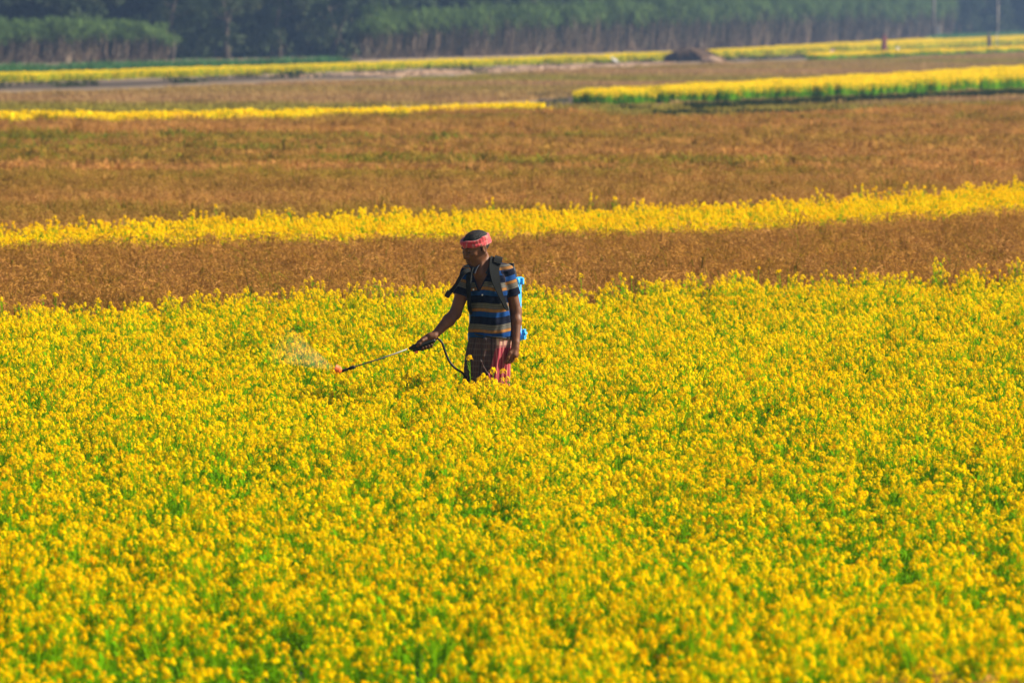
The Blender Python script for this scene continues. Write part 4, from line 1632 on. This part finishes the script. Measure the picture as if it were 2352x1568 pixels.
# collar and buttons
cb = MB()
M_collar = simple("collar_cloth", (.016, .02, .035), .85, .3, 40)
cpts = smoothpath([(-.128, -.085, 1.375), (-.108, -.062, 1.415), (-.085, -.03, 1.437), (-.045, .045, 1.462), (.0, .035, 1.466), (.012, -.02, 1.448), (-.008, -.06, 1.410), (-.030, -.088, 1.368)], 5)
cb.strap(cpts, .036, .005, lambda i: (cpts[i] - Vector((-.045, .0, 1.42))) * 1.0 + Vector((0, 0, .012)))
cb.build("collar", [M_collar], man)
M_btn = simple("button", (.75, .73, .68), .3)
for c in ((-.124, -.112, 1.268), (-.064, -.120, 1.232)):
    mb = MB()
    mb.tube([Vector(c), Vector(c) + Vector((-.1, -1, 0)) * .004], [.0055, .005], 10)
    mb.build("button", [M_btn], man)


# lungi
def lungi_mat():
    m, nt, b = nodemat("lungi_cloth")
    N, Lk = nt.nodes, nt.links
    def A(n):
        a = N.new("ShaderNodeAttribute")
        a.attribute_name = n
        return a.outputs["Fac"]
    def wave(src, freq, lo, hi, sharp=.5):
        mu = N.new("ShaderNodeMath"); mu.operation = 'MULTIPLY'; mu.inputs[1].default_value = freq
        Lk.new(src, mu.inputs[0])
        fr = N.new("ShaderNodeMath"); fr.operation = 'PINGPONG'; fr.inputs[1].default_value = 1.0
        Lk.new(mu.outputs[0], fr.inputs[0])
        r = N.new("ShaderNodeMapRange"); r.inputs[1].default_value = lo; r.inputs[2].default_value = hi
        Lk.new(fr.outputs[0], r.inputs[0])
        return r.outputs[0]
    ang, hgt = A("around"), A("height")
    dark = mixcol(nt, (.062, .034, .033), (.095, .068, .062), wave(ang, 21.0, .55, .85))
    dark = mixcol(nt, dark, (.10, .072, .066), wave(hgt, 52, .60, .95))
    dark = mixcol(nt, dark, (.03, .018, .02), wave(ang, 4.5, .80, .92))
    pink = mixcol(nt, (.25, .026, .045), (.42, .12, .12), wave(ang, 13.0, .55, .8))
    peach = mixcol(nt, (.50, .30, .21), (.34, .15, .14), wave(ang, 13.0, .60, .75))
    peach = mixcol(nt, peach, (.30, .12, .11), wave(hgt, 26, .70, .85))
    up = mixcol(nt, pink, peach, A("upper"))
    c = mixcol(nt, dark, up, A("side"))
    Lk.new(c, b.inputs["Base Color"])
    b.inputs["Roughness"].default_value = .95
    b.inputs["Specular IOR Level"].default_value = .08
    return m


lu = Vol((-.26, -.24, .22), (.22, .22, 1.02), .0036)
lu_tab = [(.24, -.055, .02, .175, .17), (.45, -.050, .01, .165, .155), (.65, -.038, .0, .150, .135), (.75, -.030, .0, .150, .130), (.85, -.020, .0, .150, .122), (.93, -.010, .0, .146, .110), (1.0, -.008, .0, .140, .100)]


def lungi_fold(a, z):
    amp = np.clip((.98 - z) / .25, 0, 1)
    q = a + .25 * np.sin(3 * z)
    return amp * (.012 * np.sin(7 * q + 2 * np.sin(2 * q)) + .005 * np.sin(17 * q + 6 * z) + .003 * np.sin(31 * q - 9 * z))


lu.loft(lu_tab, YAW, 0, .01, mod=lungi_fold)
lu.ell((-.028, -.108, .905), (.036, .022, .048), None, .02)          # tucked knot at the waist
lu.cap((-.045, -.120, .93), (-.055, -.130, .82), .012, .004, .02)
lu.chain([(-.096, -.136, .835), (-.072, -.146, .785), (-.05, -.150, .735), (-.024, -.152, .70), (-.01, -.155, .66)], [.002, .004, .005, .006, .006], .012)
lo, LV = vol_object(lu, "lungi", [lungi_mat()], man)
ca = np.arctan2(LV[:, 0] + .02, -LV[:, 1])
set_attr(lo, "around", ca * .8 + 5)
set_attr(lo, "height", LV[:, 2])
edge_x = .025 - (.87 - LV[:, 2]) * .28
edge_x = np.where(LV[:, 2] > .87, .030, edge_x)
set_attr(lo, "side", np.clip((LV[:, 0] - edge_x) / .004 + .5, 0, 1) * 1.0)  # mask of the half coloured as sunlit
set_attr(lo, "upper", np.clip((LV[:, 2] - .868 - .01 * np.sin(LV[:, 0] * 20)) / .004 + .5, 0, 1))

# ------------------------------------------------------------------ knapsack sprayer
M_blue = simple("blue_plastic", (0.035, 0.36, 0.80), 0.38, .05, 6)
M_black = simple("black_rubber", (0.010, 0.011, 0.012), 0.55, .2, 20, spec=.25)
M_web = simple("black_webbing", (0.012, 0.013, 0.013), 0.9, .3, 300, spec=.1, bump=.15)
M_orange = simple("orange_plastic", (0.95, 0.15, 0.025), 0.35, .05, 10)
M_steel = simple("lance_steel", (0.20, 0.21, 0.16), 0.6, .1, 10, metal=.6)
kn_root = empty("knapsack_sprayer", MAN)
tag(kn_root, "light blue plastic tank with black shoulder straps on the spraying man's back", "sprayer")
TR = Matrix.Rotation(R(-9), 3, 'Z')
TC = Vector((.022, .215, 0))


def T(x, y, z):
    return TC + TR @ Vector((x, y, 0)) + Vector((0, 0, z))


tv = Vol((-.26, .04, .84), (.28, .40, 1.42), .0045)


def rbox(c, hsz, r):
    c = np.array(c)
    Mi = np.array(TR.transposed())

    def fn(X, Y, Z):
        x, y, z = X - c[0], Y - c[1], Z - c[2]
        q = [Mi[i][0] * x + Mi[i][1] * y + Mi[i][2] * z for i in range(3)]
        q = [np.abs(q[i]) - hsz[i] + r for i in range(3)]
        o = np.sqrt(sum(np.maximum(v, 0) ** 2 for v in q))
        return o + np.minimum(np.maximum(np.maximum(q[0], q[1]), q[2]), 0) - r
    return fn


def tb(c, hsz, r, k=.01, mode='add'):
    p = T(*c)
    m = max(hsz) + .03
    tv.op(rbox(p, hsz, r), p - Vector((m, m, m)), p + Vector((m, m, m)), k, mode)


tb((0, .0, 1.115), (.172, .085, .20), .035)
tb((0, .0, 1.315), (.180, .092, .022), .016, .012)
tb((0, .0, .935), (.178, .090, .032), .014, .01)
for gx in (-.10, 0, .10):
    p = T(gx, -.09, 1.10)
    tv.cap(p - Vector((0, 0, .13)), p + Vector((0, 0, .13)), .012, .012, .006, 'sub')
p = T(.178, 0, 1.12)
tv.cap(p - Vector((0, 0, .14)), p + Vector((0, 0, .13)), .010, .010, .006, 'sub')
vol_object(tv, "tank", [M_blue], kn_root)
mb = MB()
mb.box(T(.188, -.02, 1.312), (.022, .05, .045), TR, 0, .006)
mb.build("tank_lug", [M_blue], kn_root)
mb = MB()
mb.box(T(.200, -.02, .955), (.022, .06, .062), TR, 0, .005)
mb.box(T(.186, -.02, .930), (.05, .08, .030), TR, 0, .005)
mb.tube([T(.205, -.055, .955), T(.205, .03, .955)], [.012, .012], 10)
mb.build("pump_bracket", [M_blue], kn_root)
mb = MB()
mb.tube([T(.02, 0, 1.335), T(.02, 0, 1.345), T(.02, 0, 1.375), T(.02, 0, 1.38)], [.060, .062, .060, .045], 24)
mb.build("filler_cap", [M_black], kn_root, False)
mb = MB()
mb.tube([T(.135, 0, 1.33), T(.125, 0, 1.38), T(.112, 0, 1.415)], [.018, .017, .016], 12)
mb.tube([T(.112, 0, 1.402), T(.112, 0, 1.432)], [.019, .019], 12)
mb.box(T(.090, 0, 1.405), (.06, .014, .012), TR, 0, .003)
mb.build("pump_head", [M_black], kn_root, False)


def strap_part(name, pts, w, t, nrm, mat=M_web, n=5):
    q = smoothpath(pts, n)
    mb = MB()
    mb.strap(q, w if not isinstance(w, list) else [np.interp(i, np.linspace(0, len(q) - 1, len(w)), w) for i in range(len(q))], t, lambda i: nrm(q[i]))
    return mb.build(name, [mat], kn_root)


out = lambda p: Vector((p.x + .02, p.y - .0, (p.z - 1.25) * .6))
# left shoulder (camera right): thick pad up and over, then down to the armpit
strap_part("shoulder_strap", [T(.055, -.09, 1.30), (.040, .105, 1.40), (.030, .040, 1.468), (.022, -.035, 1.458), (.016, -.085, 1.40), (.026, -.118, 1.33),
                              (.048, -.122, 1.26), (.076, -.108, 1.19), (.100, -.055, 1.13), (.110, .04, 1.08), T(.12, -.09, 1.0)],
           [.05, .062, .074, .074, .070, .060, .042, .028, .026, .026, .026], .012, out)
mb = MB()
for dx, dz in ((0, 0),):
    q = smoothpath([(.042, .06, 1.452), (.046, .02, 1.478), (.042, -.03, 1.470), (.034, -.06, 1.440)], 4)
    mb.strap(q, .052, .018, lambda i: Vector((.15, q[i].y * 2, .6)))
mb.build("shoulder_pad", [M_web], kn_root)
# right shoulder (camera left)
strap_part("shoulder_strap", [T(-.085, -.09, 1.30), (-.105, .095, 1.38), (-.120, .030, 1.428), (-.138, -.035, 1.420), (-.152, -.085, 1.365), (-.156, -.108, 1.30),
                              (-.156, -.095, 1.22), (-.150, -.055, 1.13), (-.135, .04, 1.08), T(-.15, -.09, 1.0)],
           [.05, .055, .055, .05, .045, .036, .028, .026, .026, .026], .012, lambda p: Vector((p.x + .05, p.y - .02, (p.z - 1.25) * .7)))
# loose end hanging out to the side
strap_part("loose_strap", [(-.150, -.085, 1.398), (-.185, -.11, 1.385), (-.212, -.12, 1.350), (-.237, -.125, 1.305), (-.262, -.12, 1.272), (-.285, -.11, 1.245)],
           [.032, .030, .026, .024, .026, .028], .010, lambda p: Vector((-.3, -1, .4)))
mb = MB()
mb.box((-.296, -.108, 1.236), (.036, .024, .046), Matrix.Rotation(R(30), 3, 'Y'), 0, .007)
mb.build("strap_buckle", [M_black], kn_root)
# waist strap
mb = MB()
q = smoothpath([(-.145, .04, .985), (-.10, -.085, .962), (-.02, -.122, .950), (.05, -.118, .945), (.115, -.075, .935), (.142, .0, .928), T(.17, -.05, .945)], 5)
mb.tube(q, [.0055] * len(q), 8)
mb.build("waist_cord", [M_black], kn_root, True)

# ------------------------------------------------------------------ spray lance
la = empty("spray_lance", MAN)
tag(la, "long thin spray lance with black handle and orange nozzle in the man's hand", "spray lance")


def LP(x, z, y):
    return Vector((x, y, zc(z, y)))


mb = MB()
a, b = HANDLE_A, HANDLE_B
hp_ = [a + hd_ * t for t in (-.004, .004, .03, .09, .125, .150, .172, .185)]
mb.tube(hp_, [.010, .0165, .0175, .0175, .020, .018, .012, .009], 12)
mb.box(a + hd_ * .135 - hup * .014, (.060, .022, .034), Matrix((hd_, hout, hup)).transposed(), 0, .007)
mb.build("handle", [M_black], la)
mb = MB()
tp = smoothpath([a + hd_ * .150 - hup * .026, a + hd_ * .10 - hup * .036, a + hd_ * .04 - hup * .033, a + hd_ * .012 - hup * .018], 4)
mb.strap(tp, .012, .005, lambda i: -hup)
mb.build("trigger", [M_black], la)
mb = MB()
mb.box(a + hd_ * .143 - hup * .038, (.024, .018, .016), Matrix((hd_, hout, hup)).transposed(), 0, .005)
mb.build("trigger_lock", [M_orange], la)
L0 = HANDLE_B + hd_ * .004
L1 = LP(-.920, .741, -.300)
mb = MB()
mb.tube([L0, L0.lerp(L1, .5) + Vector((0, 0, -.004)), L1], [.0055, .0052, .005], 10)
mb.build("lance_tube", [M_steel], la, True)
ld = (L1 - L0).normalized()
L2 = LP(-1.010, .710, -.315)
mb = MB()
mb.tube([L1 - ld * .004, L1, L1.lerp(L2, .08), L1.lerp(L2, .35), L1.lerp(L2, .46), L1.lerp(L2, .55), L1.lerp(L2, .8), L2], [.005, .010, .0125, .012, .007, .0095, .0105, .010], 12)
mb.build("nozzle_holder", [M_black], la, True)
nd = Vector((-.93, -.08, .36)).normalized()
N0 = L2 + nd * -.002
mb = MB()
na = [N0, N0 + nd * .004, N0 + nd * .018, N0 + nd * .030, N0 + nd * .048, N0 + nd * .049, N0 + nd * .030]
mb.tube(na, [.012, .020, .030, .031, .0335, .030, .012], 36)
mb.build("nozzle", [M_orange], la)
mb = MB()
q = smoothpath([a + hd_ * .002, a - hd_ * .022 + Vector((0, 0, .004)), LP(-.334, .900, -.19), LP(-.313, .838, -.18), LP(-.285, .775, -.17), LP(-.245, .730, -.16), LP(-.200, .700, -.12),
                (-.165, -.05, .66), (-.15, .06, .66), (-.12, .17, .78), T(-.12, -.02, .91)], 7)
mb.tube(q, [.0078] * len(q), 9)
mb.build("hose", [M_black], la, True)

# mist blowing from the nozzle
mist = Vol((-1.60, -.62, .60), (-.98, .06, 1.06), .02)
mist.cap(N0 + nd * .055, N0 + nd * .42 + Vector((0, 0, .02)), .020, .125, .02)
mist.ell(tuple(N0 + nd * .42 + Vector((0, 0, .03))), (.15, .12, .10), None, .06)
mo, _ = vol_object(mist, "spray_mist", [])
mo.location = MAN
tag(mo, "thin pale cloud of droplets drifting from the orange nozzle", "mist", None, 'stuff')
mm = bpy.data.materials.new("mist")
mm.use_nodes = True
nt = mm.node_tree
nt.nodes.remove(nt.nodes["Principled BSDF"])
pv = nt.nodes.new("ShaderNodeVolumePrincipled")
pv.inputs["Color"].default_value = (.9, .93, .97, 1)
pv.inputs["Anisotropy"].default_value = .2
tc = nt.nodes.new("ShaderNodeTexCoord").outputs["Object"]
vs = nt.nodes.new("ShaderNodeVectorMath"); vs.operation = 'DISTANCE'
vs.inputs[1].default_value = tuple(N0)
nt.links.new(tc, vs.inputs[0])
mr = nt.nodes.new("ShaderNodeMapRange")
mr.inputs[1].default_value = .03; mr.inputs[2].default_value = .56; mr.inputs[3].default_value = 1.0; mr.inputs[4].default_value = 0.0
nt.links.new(vs.outputs["Value"], mr.inputs[0])
pw_ = nt.nodes.new("ShaderNodeMath"); pw_.operation = 'POWER'; pw_.inputs[1].default_value = 2.0
nt.links.new(mr.outputs[0], pw_.inputs[0])
nz = nt.nodes.new("ShaderNodeTexNoise"); nz.inputs["Scale"].default_value = 8; nz.inputs["Detail"].default_value = 3
nt.links.new(tc, nz.inputs["Vector"])
m2 = nt.nodes.new("ShaderNodeMapRange"); m2.inputs[1].default_value = .38; m2.inputs[2].default_value = .68; m2.inputs[3].default_value = 0.4; m2.inputs[4].default_value = 1.0
nt.links.new(nz.outputs[0], m2.inputs[0])
m3 = nt.nodes.new("ShaderNodeMath"); m3.operation = 'MULTIPLY'
nt.links.new(pw_.outputs[0], m3.inputs[0]); nt.links.new(m2.outputs[0], m3.inputs[1])
m4 = nt.nodes.new("ShaderNodeMath"); m4.operation = 'MULTIPLY'; m4.inputs[1].default_value = 2.8
nt.links.new(m3.outputs[0], m4.inputs[0])
nt.links.new(m4.outputs[0], pv.inputs["Density"])
nt.links.new(pv.outputs[0], nt.nodes["Material Output"].inputs["Volume"])
mo.data.materials.append(mm)

STRAY = 0.0
# ------------------------------------------------------------------ single mustard plants that stand out
def plant_thing(h, heads, lab, loc, group=None, **kw):
    mb = mustard(h, heads, **kw)
    # split into stem (with leaves and pods) and flowers
    root = empty("mustard_plant", (loc[0], loc[1], 0))
    groups = [("stem", [i for i, m in enumerate(mb.m) if m in (2, 3)])] + [("flower_head", list(range(*sp))) for sp in mb.spans]
    for nm, ids_f in groups:
        q = MB()
        mp = {}
        for fi in ids_f:
            ids = []
            for i in mb.f[fi]:
                if i not in mp:
                    mp[i] = len(q.v)
                    q.v.append(mb.v[i])
                ids.append(mp[i])
            q.f.append(tuple(ids))
            q.m.append(mb.m[fi])
        q.build(nm, MM, root)
    return tag(root, lab, "mustard plant", group)


def at_px(px, py, dist):
    """World x,y,height of a point seen at px,py, dist metres from the camera along y."""
    u, v = (px - 1176) / FPX, (784 - py) / FPX
    t = dist / (CP + v * SP)
    return u * t, dist, CAMH + (-SP + v * CP) * t


for px, py, dy, heads, lab in ((1084, 822, -.42, 1, "lone tall mustard stem rising in front of the dark side of the man's lungi"),
                               (1140, 850, -.50, 2, "mustard plant whose head shows against the pink part of the man's lungi"),
                               (1186, 828, -.34, 1, "mustard plant with one head beside the man's lowered left hand"),
                               (1112, 862, -.72, 4, "leafy mustard plant in flower at the foot of the man's lungi"),
                               (780, 853, -.55, 3, "mustard plant just under the orange spray nozzle")):
    x, y, z = at_px(px, py, MY + dy)
    plant_thing(z, heads, lab, (x, y), None, nfl=20, rad=.019, psize=.009, pods=9 if heads == 1 else 6, leaves=2 if heads == 1 else 6)

tallspots = [(1308, 658), (1345, 633), (1404, 652), (1456, 637), (1493, 655), (1538, 660), (1602, 630), (1672, 660), (1737, 615), (1762, 645), (1803, 622), (1847, 635), (1912, 632), (1968, 617),
             (2048, 640), (2098, 625), (2174, 630), (2228, 638), (2300, 622),
             (93, 682), (138, 675), (214, 690), (312, 685), (345, 697), (425, 684), (462, 676), (500, 668), (585, 676), (645, 664), (738, 668), (870, 664), (940, 668)]
tall_src = []
for k, (px, py) in enumerate(tallspots):
    far = P(px, lerp_line(A_top, px), .66)
    x, y, z = at_px(px, py, far[1] - rng.uniform(.1, 1.2))
    lab = "tall mustard plant poking above the near field's far edge against the brown rice"
    gr = "tall plants along the near field's far edge"
    if k < 5:
        r_ = plant_thing(.9, 2 + k % 2, lab, (x, y), gr, nfl=20, pods=6, leaves=5, rad=.021, psize=.009)
        tall_src.append(r_)
    else:
        r_ = copy_thing(tall_src[k % 5], (x, y, 0), float(rng.uniform(0, 6.28)), 1.0, lab, gr)
    r_.scale = (1, 1, z / .9)

# ------------------------------------------------------------------ haze
hz_ = link_mesh("haze", [(x, y, z) for z in (-1.0, 15.0) for x, y in ((-1700, -80), (1700, -80), (1700, 2300), (-1700, 2300))],
                [(3, 2, 1, 0), (4, 5, 6, 7), (0, 1, 5, 4), (1, 2, 6, 5), (2, 3, 7, 6), (3, 0, 4, 7)], [])
tag(hz_, "pale blue haze lying over the distant fields and trees", "haze", None, 'stuff')
hm = bpy.data.materials.new("haze")
hm.use_nodes = True
nt = hm.node_tree
nt.nodes.remove(nt.nodes["Principled BSDF"])
pv = nt.nodes.new("ShaderNodeVolumePrincipled")
pv.inputs["Color"].default_value = (.36, .56, .95, 1)
pv.inputs["Density"].default_value = 0.00026
pv.inputs["Anisotropy"].default_value = .1
nt.links.new(pv.outputs[0], nt.nodes["Material Output"].inputs["Volume"])
hz_.data.materials.append(hm)
